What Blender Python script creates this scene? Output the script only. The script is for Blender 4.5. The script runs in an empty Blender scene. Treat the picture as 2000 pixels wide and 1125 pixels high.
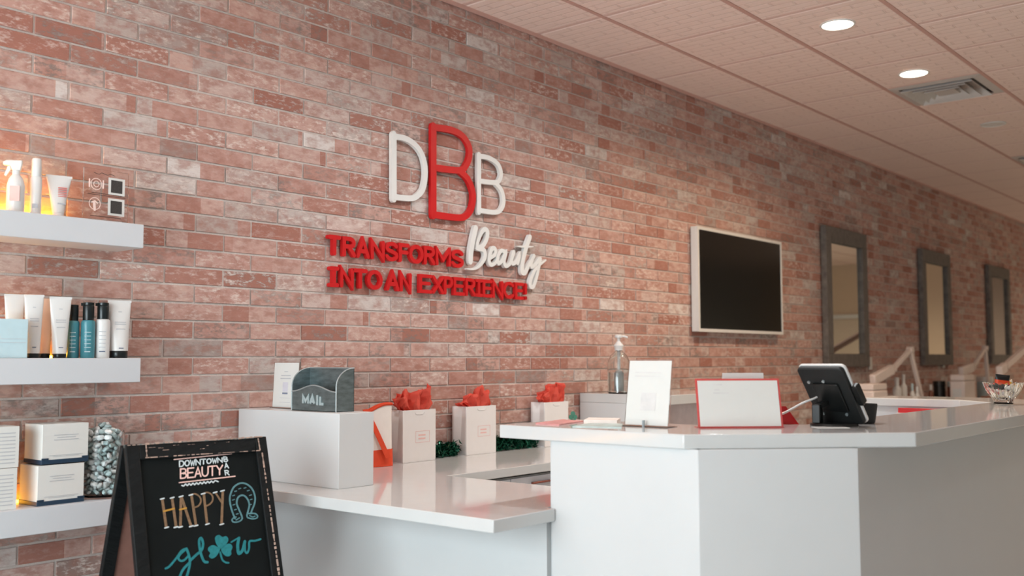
import bpy, bmesh, math, random
import numpy as np
from mathutils import Vector, Matrix

random.seed(7)
SC = bpy.context.scene
COL = SC.collection
PI = math.pi

# ------------------------------------------------------------------ camera
HC = 1.27                      # lens height above the floor
CAM = np.array([0.0, -3.55, HC])
FPX = 1971.4                   # focal length in pixels of the 2000 px wide frame
YAW, PITCH, ROLL = (math.radians(a) for a in (40.314, 4.029, -0.137))
_f = np.array([math.cos(YAW)*math.cos(PITCH), math.sin(YAW)*math.cos(PITCH), math.sin(PITCH)])
_r = np.array([math.sin(YAW), -math.cos(YAW), 0.0])
_u = np.cross(_r, _f)
_R = math.cos(ROLL)*_r + math.sin(ROLL)*_u
_U = -math.sin(ROLL)*_r + math.cos(ROLL)*_u
cam_d = bpy.data.cameras.new('camera')
cam = bpy.data.objects.new('camera', cam_d)
COL.objects.link(cam)
cam_d.sensor_width = 36.0
cam_d.lens = FPX*36.0/2000.0
cam_d.clip_start, cam_d.clip_end = 0.05, 100
m = Matrix.Identity(4)
for i in range(3):
    m[i][0], m[i][1], m[i][2], m[i][3] = _R[i], _U[i], -_f[i], CAM[i]
cam.matrix_world = m
cam_d.dof.use_dof = True
cam_d.dof.focus_distance = 4.1
cam_d.dof.aperture_fstop = 2.2
SC.camera = cam

# ------------------------------------------------------------------ light and exposure
SC.view_settings.view_transform = 'Standard'
SC.view_settings.look = 'None'
SC.view_settings.gamma = 1
SC.view_settings.use_curve_mapping = False
SC.view_settings.exposure = 0.0
SC.cycles.caustics_reflective = False

world = bpy.data.worlds.new('daylight'); SC.world = world
world.use_nodes = True
world.node_tree.nodes['Background'].inputs[0].default_value = (0.80, 0.90, 1.0, 1)
world.node_tree.nodes['Background'].inputs[1].default_value = 1.2

def area_light(name, loc, rot, sx, sy, power, color):
    d = bpy.data.lights.new(name, 'AREA'); d.shape = 'RECTANGLE'; d.size = sx; d.size_y = sy
    d.energy = power; d.color = color
    o = bpy.data.objects.new(name, d); COL.objects.link(o); o.location = loc; o.rotation_euler = rot
    return o
# daylight entering through the shop front (the glazed wall behind the camera)
area_light('daylight_shopfront', (-1.42, -1.72, 1.50), (0, -PI/2-math.radians(18), 0), 2.0, 2.8, 166, (0.82, 0.95, 1.0))

# ------------------------------------------------------------------ small geometry helpers
def ray(px, py):
    return _R*(px-1000)/FPX - _U*(py-562.5)/FPX + _f
def on_wall(px, py, Y=0.0):            # point on the plane y = Y
    v = ray(px, py); t = (Y-CAM[1])/v[1]; return CAM + v*t
def on_level(px, py, z):               # point on the level z
    v = ray(px, py); t = (z-CAM[2])/v[2]; return CAM + v*t
def on_plane(px, py, p, n):
    v = ray(px, py); t = np.dot(np.array(p)-CAM, n)/np.dot(v, n); return CAM + v*t
def project(p):
    d = np.array(p)-CAM; z = d@_f
    return 1000+FPX*(d@_R)/z, 562.5-FPX*(d@_U)/z, z

class MB:
    def __init__(s): s.v = []; s.f = []; s.ns = 0
    def add(s, vs, fs):
        k = len(s.v); s.v += [tuple(float(c) for c in p) for p in vs]; s.f += [tuple(i+k for i in f) for f in fs]
        return s
    def box(s, x0, x1, y0, y1, z0, z1):
        return s.add([(x0,y0,z0),(x1,y0,z0),(x1,y1,z0),(x0,y1,z0),(x0,y0,z1),(x1,y0,z1),(x1,y1,z1),(x0,y1,z1)],
                     [(0,3,2,1),(4,5,6,7),(0,1,5,4),(1,2,6,5),(2,3,7,6),(3,0,4,7)])
    def prism(s, poly, O, U, V, N, d0, d1):
        O, U, V, N = (np.array(a, float) for a in (O, U, V, N)); n = len(poly)
        a = [O+U*p[0]+V*p[1]+N*d0 for p in poly]; b = [O+U*p[0]+V*p[1]+N*d1 for p in poly]
        return s.add(a+b, [tuple(range(n-1,-1,-1)), tuple(range(n, 2*n))] + [(i, (i+1)%n, n+(i+1)%n, n+i) for i in range(n)])
    def slab(s, poly, z0, z1):
        return s.prism(poly, (0,0,0), (1,0,0), (0,1,0), (0,0,1), z0, z1)
    def lathe(s, prof, seg=24, c=(0,0,0), cap=True, sx=1.0, sy=1.0):
        vs = []; fs = []; n = len(prof)
        for j in range(seg):
            a = 2*PI*j/seg
            for r, z in prof: vs.append((c[0]+r*math.cos(a)*sx, c[1]+r*math.sin(a)*sy, c[2]+z))
        for j in range(seg):
            k = (j+1) % seg
            for i in range(n-1): fs.append((j*n+i, k*n+i, k*n+i+1, j*n+i+1))
        if cap:
            if prof[0][0] > 1e-5: fs.append(tuple(j*n for j in range(seg-1,-1,-1)))
            if prof[-1][0] > 1e-5: fs.append(tuple(j*n+n-1 for j in range(seg)))
        return s.add(vs, fs)
    def tube(s, pts, r, seg=10, rs=None):
        pts = [np.array(p, float) for p in pts]; vs = []; fs = []; n = len(pts); prev = None
        for i, p in enumerate(pts):
            d = pts[min(i+1,n-1)]-pts[max(i-1,0)]; d = d/np.linalg.norm(d)
            if prev is None: a = np.cross(d, (0,0,1) if abs(d[2]) < .9 else (1,0,0))
            else: a = prev - d*np.dot(prev, d)
            a = a/np.linalg.norm(a); b = np.cross(d, a); prev = a; rr = rs[i] if rs else r
            for j in range(seg):
                t = 2*PI*j/seg; vs.append(p+rr*(a*math.cos(t)+b*math.sin(t)))
        for i in range(n-1):
            for j in range(seg):
                k = (j+1) % seg; fs.append((i*seg+j, i*seg+k, (i+1)*seg+k, (i+1)*seg+j))
        fs.append(tuple(range(seg-1,-1,-1))); fs.append(tuple((n-1)*seg+j for j in range(seg)))
        return s.add(vs, fs)
    def bar(s, a, b, w, h, up=(0,0,1)):     # square bar from a to b
        a, b, up = (np.array(q, float) for q in (a, b, up)); d = b-a; L = np.linalg.norm(d); d /= L
        x = np.cross(up, d); x /= np.linalg.norm(x); y = np.cross(d, x)
        return s.prism([(-w/2,-h/2),(w/2,-h/2),(w/2,h/2),(-w/2,h/2)], a, x, y, d, 0, L)
    def stroke(s, pts, w, O, U, V, N, d0, d1, closed=False, cap=True, ws=None):
        """a pen stroke of width w along 2D points, extruded from d0 to d1 along N"""
        P = [np.array(p, float) for p in pts]; n = len(P)
        L = []; Rr = []
        for i in range(n):
            a = P[i-1] if (i > 0 or closed) else None; b = P[(i+1) % n] if (i < n-1 or closed) else None
            d1_ = (P[i]-a)/max(np.linalg.norm(P[i]-a),1e-9) if a is not None else None
            d2_ = (b-P[i])/max(np.linalg.norm(b-P[i]),1e-9) if b is not None else None
            if d1_ is None: d1_ = d2_
            if d2_ is None: d2_ = d1_
            t = d1_+d2_; ln = np.linalg.norm(t)
            t = t/ln if ln > 1e-6 else d1_
            nn = np.array([-t[1], t[0]]); c = max(abs(np.dot(nn, np.array([-d1_[1], d1_[0]]))), .45)
            h = (ws[i] if ws else w)/2/c
            L.append(P[i]+nn*h); Rr.append(P[i]-nn*h)
        O, U, V, N = (np.array(q, float) for q in (O, U, V, N))
        e0 = (.0005 if d1-d0 > .005 else .00012); d1 = d1+s.ns*e0; s.ns += 1; ee = e0/n*.8
        k = n if closed else n-1
        f = lambda p, d: O+U*p[0]+V*p[1]+N*d
        for pts_set in (1,):
            vs = [f(p, d1+ee*i) for i, p in enumerate(L)]+[f(p, d1+ee*i) for i, p in enumerate(Rr)]+[f(p, d0) for p in L]+[f(p, d0) for p in Rr]
            fs = []
            for i in range(k):
                j = (i+1) % n
                fs += [(i, n+i, n+j, j), (2*n+i, 2*n+j, 3*n+j, 3*n+i), (i, j, 2*n+j, 2*n+i), (n+i, 3*n+i, 3*n+j, n+j)]
            if not closed: fs += [(0, 2*n, 3*n, n), (n-1, 2*n-1, 4*n-1, 3*n-1)]
            s.add(vs, fs)
        if cap and not closed:
            for q, i in ((P[0], 0), (P[-1], n-1)):
                r = (ws[i] if ws else w)/2*.98
                s.prism([(q[0]+r*math.cos(2*PI*j/10), q[1]+r*math.sin(2*PI*j/10)) for j in range(10)], O, U, V, N, d0, d1-e0*.3)
        return s
    def grid(s, fn, nu, nv, wrap=False):
        vs = [fn(i/(nu if wrap else nu-1), j/(nv-1)) for i in range(nu) for j in range(nv)]
        fs = []
        for i in range(nu if wrap else nu-1):
            k = (i+1) % nu
            for j in range(nv-1): fs.append((i*nv+j, k*nv+j, k*nv+j+1, i*nv+j+1))
        return s.add(vs, fs)
    def mesh(s, name, mat, smooth=True, angle=35):
        me = bpy.data.meshes.new(name); me.from_pydata(s.v, [], s.f); me.update()
        bm = bmesh.new(); bm.from_mesh(me); bmesh.ops.recalc_face_normals(bm, faces=bm.faces); bm.to_mesh(me); bm.free()
        if mat: me.materials.append(mat)
        if smooth:
            me.shade_smooth() if hasattr(me, 'shade_smooth') else None
            me.set_sharp_from_angle(angle=math.radians(angle))
        return me
    def build(s, name, mat, parent=None, bevel=0, loc=None, smooth=True, seg=2, angle=35, solid=0):
        o = bpy.data.objects.new(name, s.mesh(name, mat, smooth, angle)); COL.objects.link(o)
        if parent is not None: o.parent = parent
        if loc is not None: o.location = loc
        if solid:
            md = o.modifiers.new('thickness', 'SOLIDIFY'); md.thickness = solid; md.offset = 0
        if bevel:
            md = o.modifiers.new('bevel', 'BEVEL'); md.width = bevel; md.segments = seg; md.limit_method = 'ANGLE'; md.angle_limit = math.radians(40)
        return o

def spline(pts, k=6, closed=False):
    P = [np.array(p, float) for p in pts]; n = len(P); out = []
    rng = range(n if closed else n-1)
    for i in rng:
        g = lambda j: P[j % n] if closed else P[min(max(j, 0), n-1)]
        a, b, c, d = g(i-1), g(i), g(i+1), g(i+2)
        for q in range(k):
            t = q/k
            out.append(.5*((2*b)+(c-a)*t+(2*a-5*b+4*c-d)*t*t+(3*b-a-3*c+d)*t**3))
    if not closed: out.append(P[-1])
    return out

def tag(o, label=None, cat=None, group=None, kind=None):
    if label: o['label'] = label
    if cat: o['category'] = cat
    if group: o['group'] = group
    if kind: o['kind'] = kind
    return o
def thing(name, label, cat, loc=(0,0,0), rz=0.0, group=None):
    o = bpy.data.objects.new(name, None); COL.objects.link(o); o.empty_display_size = .05
    o.location = [float(c) for c in loc]; o.rotation_euler = (0, 0, rz)
    return tag(o, label, cat, group)
def struct(o): o['kind'] = 'structure'; return o
def copy_tree(o, parent=None, loc=None, rz=None):
    c = o.copy(); COL.objects.link(c); c.parent = parent
    if loc is not None: c.location = loc
    if rz is not None: c.rotation_euler = (0, 0, rz)
    for ch in list(o.children): copy_tree(ch, c)
    return c

# ------------------------------------------------------------------ materials
def lin(c):
    return tuple(((v/255)/12.92 if v/255 <= .04045 else ((v/255+.055)/1.055)**2.4) for v in c)
MATS = {}
def mat(name, rgb, rough=.5, metal=0.0, trans=0.0, ior=1.45, emit=None, es=0.0, vary=.06, scale=30, bump=0.0, bscale=80, coat=0.0, sheen=0.0, stretch=None, spec=.5, alpha=1.0, trl=0.0):
    if name in MATS: return MATS[name]
    M = bpy.data.materials.new(name); M.use_nodes = True; nt = M.node_tree; b = nt.nodes['Principled BSDF']
    c = lin(rgb)
    tc = nt.nodes.new('ShaderNodeTexCoord'); src = tc.outputs['Object']
    if stretch:
        mp = nt.nodes.new('ShaderNodeMapping'); mp.inputs['Scale'].default_value = stretch
        nt.links.new(src, mp.inputs['Vector']); src = mp.outputs['Vector']
    nz = nt.nodes.new('ShaderNodeTexNoise'); nz.inputs['Scale'].default_value = scale; nz.inputs['Detail'].default_value = 4
    nt.links.new(src, nz.inputs['Vector'])
    rp = nt.nodes.new('ShaderNodeValToRGB')
    rp.color_ramp.elements[0].position = .3; rp.color_ramp.elements[1].position = .7
    rp.color_ramp.elements[0].color = tuple(v*(1-vary) for v in c)+(1,)
    rp.color_ramp.elements[1].color = tuple(min(1, v*(1+vary)) for v in c)+(1,)
    nt.links.new(nz.outputs['Fac'], rp.inputs['Fac']); nt.links.new(rp.outputs['Color'], b.inputs['Base Color'])
    b.inputs['Roughness'].default_value = rough; b.inputs['Metallic'].default_value = metal
    b.inputs['IOR'].default_value = ior; b.inputs['Transmission Weight'].default_value = trans
    b.inputs['Coat Weight'].default_value = coat; b.inputs['Coat Roughness'].default_value = .05
    b.inputs['Sheen Weight'].default_value = sheen; b.inputs['Specular IOR Level'].default_value = spec
    b.inputs['Alpha'].default_value = alpha
    if emit: b.inputs['Emission Color'].default_value = lin(emit)+(1,); b.inputs['Emission Strength'].default_value = es
    if bump:
        n2 = nt.nodes.new('ShaderNodeTexNoise'); n2.inputs['Scale'].default_value = bscale; n2.inputs['Detail'].default_value = 5
        nt.links.new(src, n2.inputs['Vector'])
        bp = nt.nodes.new('ShaderNodeBump'); bp.inputs['Strength'].default_value = bump; bp.inputs['Distance'].default_value = .01
        nt.links.new(n2.outputs['Fac'], bp.inputs['Height']); nt.links.new(bp.outputs['Normal'], b.inputs['Normal'])
    if trl:   # thin sheet that lets some light through
        tr = nt.nodes.new('ShaderNodeBsdfTranslucent'); tr.inputs['Color'].default_value = c+(1,)
        mx = nt.nodes.new('ShaderNodeMixShader'); mx.inputs[0].default_value = trl
        out = nt.nodes['Material Output']
        nt.links.new(b.outputs[0], mx.inputs[1]); nt.links.new(tr.outputs[0], mx.inputs[2]); nt.links.new(mx.outputs[0], out.inputs[0])
    MATS[name] = M
    return M

ROWH, BRL, BRX0, BRZ0 = .0711, .2636, 1.572, .0006    # brick module and phase, joint width
JOINT = .0085
def brick_material():
    M = bpy.data.materials.new('weathered_brick'); M.use_nodes = True; nt = M.node_tree; N = nt.nodes; Lk = nt.links
    b = N['Principled BSDF']
    geo = N.new('ShaderNodeNewGeometry'); sep = N.new('ShaderNodeSeparateXYZ'); Lk.new(geo.outputs['Position'], sep.inputs[0])
    def mth(op, a, bb=None, c=None):
        n = N.new('ShaderNodeMath'); n.operation = op
        for i, x in enumerate((a, bb, c)):
            if x is None: continue
            if isinstance(x, (int, float)): n.inputs[i].default_value = x
            else: Lk.new(x, n.inputs[i])
        return n.outputs[0]
    row = mth('FLOOR', mth('DIVIDE', mth('SUBTRACT', sep.outputs[2], BRZ0), ROWH))
    par = mth('MULTIPLY', mth('MODULO', row, 2.0), .5)
    u = mth('ADD', mth('DIVIDE', mth('SUBTRACT', sep.outputs[0], BRX0), BRL), par)
    col = mth('FLOOR', u); fr = mth('FRACT', u)
    cv = N.new('ShaderNodeCombineXYZ'); Lk.new(col, cv.inputs[0]); Lk.new(row, cv.inputs[1])
    wn = N.new('ShaderNodeTexWhiteNoise'); wn.noise_dimensions = '3D'; Lk.new(cv.outputs[0], wn.inputs['Vector'])
    sc = N.new('ShaderNodeSeparateColor'); Lk.new(wn.outputs['Color'], sc.inputs[0])
    r1, r2, r3 = sc.outputs[0], sc.outputs[1], sc.outputs[2]
    def ramp(fac, stops, interp='LINEAR'):
        n = N.new('ShaderNodeValToRGB'); e = n.color_ramp.elements; n.color_ramp.interpolation = interp
        e[0].position, e[0].color = stops[0][0], lin(stops[0][1])+(1,)
        e[1].position, e[1].color = stops[-1][0], lin(stops[-1][1])+(1,)
        for p, c in stops[1:-1]:
            x = e.new(p); x.color = lin(c)+(1,)
        Lk.new(fac, n.inputs[0]); return n.outputs[0]
    def step(x, lo, hi):
        n = N.new('ShaderNodeMapRange'); n.clamp = True; n.inputs[1].default_value = lo; n.inputs[2].default_value = hi
        Lk.new(x, n.inputs[0]); return n.outputs[0]
    def mix(f, a, c):
        n = N.new('ShaderNodeMix'); n.data_type = 'RGBA'; Lk.new(f, n.inputs[0]) if not isinstance(f, float) else None
        if isinstance(f, float): n.inputs[0].default_value = f
        for i, x in ((6, a), (7, c)):
            if isinstance(x, tuple): n.inputs[i].default_value = lin(x)+(1,)
            else: Lk.new(x, n.inputs[i])
        return n.outputs[2]
    PAL = [(0, (160,107,93)), (.12, (174,128,115)), (.3, (189,150,139)), (.5, (198,165,154)), (.66, (189,152,141)), (.78, (202,180,172)), (.88, (178,161,154)), (.94, (214,205,200)), (1, (150,126,118))]
    # second tone over part of some bricks, as in moulded brick slips
    cut = mth('GREATER_THAN', fr, mth('ADD', mth('MULTIPLY', r2, 2.1), .15))
    tone = mth('FRACT', mth('ADD', r1, mth('MULTIPLY', cut, .37)))
    base = ramp(tone, PAL)
    # offset texture space per brick
    off = N.new('ShaderNodeVectorMath'); off.operation = 'SCALE'; off.inputs[3].default_value = 13.0; Lk.new(wn.outputs['Color'], off.inputs[0])
    ps = N.new('ShaderNodeVectorMath'); ps.operation = 'ADD'; Lk.new(geo.outputs['Position'], ps.inputs[0]); Lk.new(off.outputs[0], ps.inputs[1])
    def noise(scale, detail, st, rough=.6):
        mp = N.new('ShaderNodeMapping'); mp.inputs['Scale'].default_value = st; Lk.new(ps.outputs[0], mp.inputs[0])
        n = N.new('ShaderNodeTexNoise'); n.inputs['Scale'].default_value = scale; n.inputs['Detail'].default_value = detail; n.inputs['Roughness'].default_value = rough
        Lk.new(mp.outputs[0], n.inputs['Vector']); return n.outputs['Fac']
    n1 = noise(16, 4, (1, 1, 1.8)); n2 = noise(38, 6, (.7, 1, 1.7), .7); n3 = noise(9, 3, (1, 1, 1.5)); n4 = noise(70, 3, (.5, 1, 2))
    c1 = mix(mth('MULTIPLY', step(n1, .42, .62), .62), base, (158, 110, 97))
    # soot smudges on a few bricks
    soot = mth('MULTIPLY', mth('MULTIPLY', step(n2, .47, .6), step(r3, .62, .78)), step(n3, .36, .54))
    c2 = mix(mth('MULTIPLY', soot, .85), c1, (104, 94, 90))
    # chalky lime smears
    lime = mth('MULTIPLY', step(n2, .50, .70), mth('ADD', .2, mth('MULTIPLY', step(r2, .3, .9), .75)))
    c3 = mix(lime, c2, (228, 216, 208))
    c4 = mix(mth('MULTIPLY', step(n4, .5, .8), .2), c3, (150, 106, 92))
    Lk.new(c4, b.inputs['Base Color'])
    b.inputs['Roughness'].default_value = .82; b.inputs['Specular IOR Level'].default_value = .3
    bp = N.new('ShaderNodeBump'); bp.inputs['Strength'].default_value = .35; bp.inputs['Distance'].default_value = .004
    Lk.new(n2, bp.inputs['Height']); Lk.new(bp.outputs[0], b.inputs['Normal'])
    return M
M_BRICK = brick_material()
M_MORTAR = mat('mortar', (206,194,187), .9, vary=.10, scale=40, bump=.4, bscale=250)
M_LAM = mat('white_laminate', (210,211,211), .32, vary=.01, scale=6)
M_QUARTZ = mat('white_quartz', (207,208,207), .07, vary=.012, scale=14, spec=.6)
M_SHELF = mat('white_shelf_paint', (204,207,211), .4, vary=.012, scale=8)
M_DARKGAP = mat('dark_recess', (40,36,35), .7)
M_RED = mat('red_acrylic', (196,26,30), .35, vary=.03)
M_WHITEL = mat('white_acrylic', (222,221,218), .35, vary=.01)
M_BLACK = mat('black_plastic', (20,22,22), .35, vary=.1)
M_BLACKMAT = mat('black_matt', (26,28,28), .6, vary=.1)
M_TISSUE = mat('coral_tissue', (248,116,96), .65, vary=.14, scale=25, trl=.5)
M_PAPER = mat('white_paper', (218,218,214), .55, vary=.008)
M_BAG = mat('white_gift_bag_paper', (231,228,226), .45, vary=.01)
M_ORANGE = mat('orange_fabric', (222,72,36), .7, vary=.05, bump=.2, bscale=400)
M_CANVAS = mat('cream_canvas', (234,228,222), .8, vary=.02, bump=.15, bscale=500)
M_ACRYL = mat('clear_acrylic', (250,250,250), .02, trans=1.0, ior=1.3, vary=.0)
M_GLASS = mat('clear_glass', (248,252,252), .01, trans=1.0, ior=1.45, vary=.0)
M_GALV = mat('galvanised_metal', (122,136,138), .42, metal=.75, vary=.25, scale=22, stretch=(1,1,3))
M_GALVL = mat('galvanised_edge', (176,186,188), .4, metal=.6, vary=.12, scale=30)
M_CHALK = mat('chalkboard_black', (17,21,21), .75, vary=.25, scale=7, spec=.15)
M_CHFR = mat('black_painted_wood', (17,20,21), .55, spec=.25, vary=.3, scale=20, stretch=(1,8,1), bump=.3, bscale=30)
M_WOOD = mat('worn_bare_wood', (176,150,136), .7, vary=.2, scale=40)
M_HARDB = mat('brown_hardboard', (146,104,92), .75, vary=.08, scale=30)
M_INK = mat('grey_print', (182,184,188), .6)
M_INKD = mat('navy_print', (54,72,104), .5)
M_PINKINK = mat('pale_pink_print', (232,190,184), .6)
M_NAVY = mat('navy_card', (36,58,78), .45, vary=.05)
M_TEAL = mat('teal_bottle', (74,140,152), .22, vary=.05, trans=.15)
M_PALEB = mat('pale_blue_card', (178,200,206), .4, vary=.03)
M_CAP = mat('black_cap', (18,26,28), .28, vary=.1)
M_WHPL = mat('white_plastic', (216,215,213), .3, vary=.01)
M_PEACH = mat('peach_plastic', (240,205,180), .4, vary=.02)
M_FOIL = mat('silver_foil', (236,240,240), .3, metal=.15, vary=.15, scale=60, bump=.6, bscale=120)
M_FOILG = mat('grey_green_foil', (176,194,194), .3, metal=.25, vary=.15, scale=60, bump=.6, bscale=120)
M_CEIL = mat('ceiling_paint', (208,192,184), .8)
M_TBAR = mat('ceiling_grid_metal', (204,162,151), .5, vary=.03)

def tile_material():
    M = bpy.data.materials.new('embossed_ceiling_tile'); M.use_nodes = True; nt = M.node_tree; N = nt.nodes; L = nt.links
    b = N['Principled BSDF']; b.inputs['Roughness'].default_value = .6; b.inputs['Base Color'].default_value = lin((244,219,209))+(1,)
    g = N.new('ShaderNodeNewGeometry'); mp = N.new('ShaderNodeMapping'); mp.inputs['Rotation'].default_value = (0,0,PI/2)
    L.new(g.outputs['Position'], mp.inputs[0])
    br = N.new('ShaderNodeTexBrick'); br.inputs['Scale'].default_value = 1.0; br.inputs['Brick Width'].default_value = .207; br.inputs['Row Height'].default_value = .0622
    br.inputs['Mortar Size'].default_value = .006; br.inputs['Mortar Smooth'].default_value = .6
    br.inputs['Color1'].default_value = (1,1,1,1); br.inputs['Color2'].default_value = (.9,.9,.9,1); br.inputs['Mortar'].default_value = (0,0,0,1)
    L.new(mp.outputs[0], br.inputs['Vector'])
    nz = N.new('ShaderNodeTexNoise'); nz.inputs['Scale'].default_value = 14; nz.inputs['Detail'].default_value = 3; L.new(g.outputs['Position'], nz.inputs['Vector'])
    mx = N.new('ShaderNodeMath'); mx.operation = 'MULTIPLY_ADD'; mx.inputs[1].default_value = .6; L.new(nz.outputs['Fac'], mx.inputs[0]); L.new(br.outputs['Color'], mx.inputs[2])
    bp = N.new('ShaderNodeBump'); bp.inputs['Strength'].default_value = .7; bp.inputs['Distance'].default_value = .009
    L.new(mx.outputs[0], bp.inputs['Height']); L.new(bp.outputs[0], b.inputs['Normal'])
    return M
M_TILE = tile_material()

# ================================================================== THE ROOM
X0, X1, YR, ZC = -1.6, 19.5, -6.2, 3.118
floor_mat = mat('pale_grey_vinyl_floor', (206,210,210), .35, vary=.1, scale=6, stretch=(.4,4,1))
struct(MB().box(X0-.15, X1+.15, YR-.15, .15, -.12, 0).build('floor', floor_mat))

# ---- brick wall
wall = struct(MB().box(X0-.15, X1+.15, .0, .15, 0, ZC+.1).build('wall_left', M_MORTAR))
BD = .0042          # how far the brick faces stand proud of the joint
def brick_verts(L, H, d=BD, c=.0016):
    x, z = L/2, H/2
    return ([(-x,0,-z),(x,0,-z),(x,0,z),(-x,0,z),(-x,-d+c,-z),(x,-d+c,-z),(x,-d+c,z),(-x,-d+c,z),
             (-x+c,-d,-z+c),(x-c,-d,-z+c),(x-c,-d,z-c),(-x+c,-d,z-c)],
            [(0,1,5,4),(1,2,6,5),(2,3,7,6),(3,0,4,7),(4,5,9,8),(5,6,10,9),(6,7,11,10),(7,4,8,11),(8,9,10,11)])
bricks = []
nrow = int((ZC-BRZ0)/ROWH)
for r in range(nrow+1):
    zc = BRZ0+(r+.5)*ROWH; h = ROWH-JOINT
    if r == nrow:
        top = ZC-.004; bot = BRZ0+r*ROWH+JOINT/2; h = top-bot; zc = (top+bot)/2
        if h < .012: continue
    off = BRX0-(.5*BRL if r % 2 else 0)
    k0 = math.ceil((X0-off)/BRL)
    for k in range(k0, int((X1-off)/BRL)):
        bricks.append((off+(k+.5)*BRL, zc, h, r))
def show_size(bk):
    x, z, h, r = bk
    if x < .8: return -1
    px, py, d = project((x, 0, z))
    if not (-40 < px < 2040 and -30 < py < 1150): return -1
    if z < .80 and x > 1.9: return -1            # behind the reception desk
    if z < .62: return -1
    return 1e3/d
ranked = sorted(range(len(bricks)), key=lambda i: -show_size(bricks[i]))
single = set(i for i in ranked[:300] if show_size(bricks[i]) > 0)
brick_meshes = {}
rest = MB(); rr = random.Random(3)
for i, (x, z, h, r) in enumerate(bricks):
    dy = rr.uniform(-.0022, .0012)
    if i in single:
        key = round(h, 4)
        if key not in brick_meshes:
            q = MB(); q.add(*brick_verts(BRL-JOINT, h)); brick_meshes[key] = q.mesh('brick', M_BRICK, smooth=False)
        o = bpy.data.objects.new('brick', brick_meshes[key]); COL.objects.link(o); o.parent = wall; o.location = (x, dy, z)
    else:
        vs, fs = brick_verts(BRL-JOINT, h); rest.add([(a+x, b_+dy, c+z) for a, b_, c in vs], fs)
tag(rest.build('brickwork', M_BRICK, wall, smooth=False), kind='stuff')

# ---- other walls
M_CREAM = mat('cream_wall_paint', (214,192,168), .75, vary=.02, scale=3)
M_TAUPE = mat('taupe_wall_paint', (168,152,140), .75, vary=.02, scale=3)
struct(MB().box(X0-.15, X1+.15, YR-.15, YR, 0, ZC+.1).build('wall_right', mat('cool_grey_wall_paint', (200,208,210), .7, vary=.02, scale=3)))
struct(MB().box(X1, X1+.15, YR, 0, 0, ZC+.1).build('wall_back', M_CREAM))
struct(MB().box(X1-.12, X1-.001, -2.35, -.001, 0, ZC-.03).build('wall_pier', M_TAUPE))
wf = MB()
WZ0, WZ1 = .42, 2.55; WY = [-3.2, -1.75, -.3]
wf.box(X0-.15, X0, YR, 0, 0, WZ0); wf.box(X0-.15, X0, YR, 0, WZ1, ZC+.1)
wf.box(X0-.15, X0, YR, WY[0], WZ0, WZ1); wf.box(X0-.15, X0, WY[-1], 0, WZ0, WZ1)
struct(wf.build('wall_front', M_CREAM))
M_FRAME = mat('dark_window_frame', (58,60,62), .4, metal=.5)
for i in range(2):
    a, b_ = WY[i], WY[i+1]
    w = thing('window_%d' % (i+1), None, None, (X0-.07, (a+b_)/2, WZ0)); struct(w)
    hw = (b_-a)/2; hh = WZ1-WZ0
    fr = MB(); fr.box(-.04, .04, -hw, -hw+.05, 0, hh); fr.box(-.04, .04, hw-.05, hw, 0, hh); fr.box(-.04, .04, -hw+.05, hw-.05, 0, .05); fr.box(-.04, .04, -hw+.05, hw-.05, hh-.05, hh)
    fr.build('window_frame', M_FRAME, w)
    MB().box(-.005, .005, -hw+.05, hw-.05, .05, hh-.05).build('pane', M_GLASS, w)
# inner door at the far end, seen in the mirrors
d = thing('door_1', None, None, (X1-.0, -4.3, 0)); struct(d)
MB().box(-.035, 0, -.45, .45, .005, 2.05).build('door_leaf', mat('pale_door', (206,190,172), .5), d, bevel=.004)
fr = MB(); fr.box(-.05, 0, -.53, -.452, 0, 2.13); fr.box(-.05, 0, .452, .53, 0, 2.13); fr.box(-.05, 0, -.452, .452, 2.055, 2.13); fr.build('door_frame', M_WHITEL, d)
MB().tube([(-.05,-.38,1.0),(-.09,-.38,1.0),(-.09,-.28,1.0)], .011).build('door_handle', M_GALVL, d)
struct(MB().box(X1-.018, X1, YR, -4.84, 0, .1).build('baseboard_back', M_WHITEL))
struct(MB().box(X0, X1, YR, YR+.018, 0, .1).build('baseboard_right', M_WHITEL))

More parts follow.
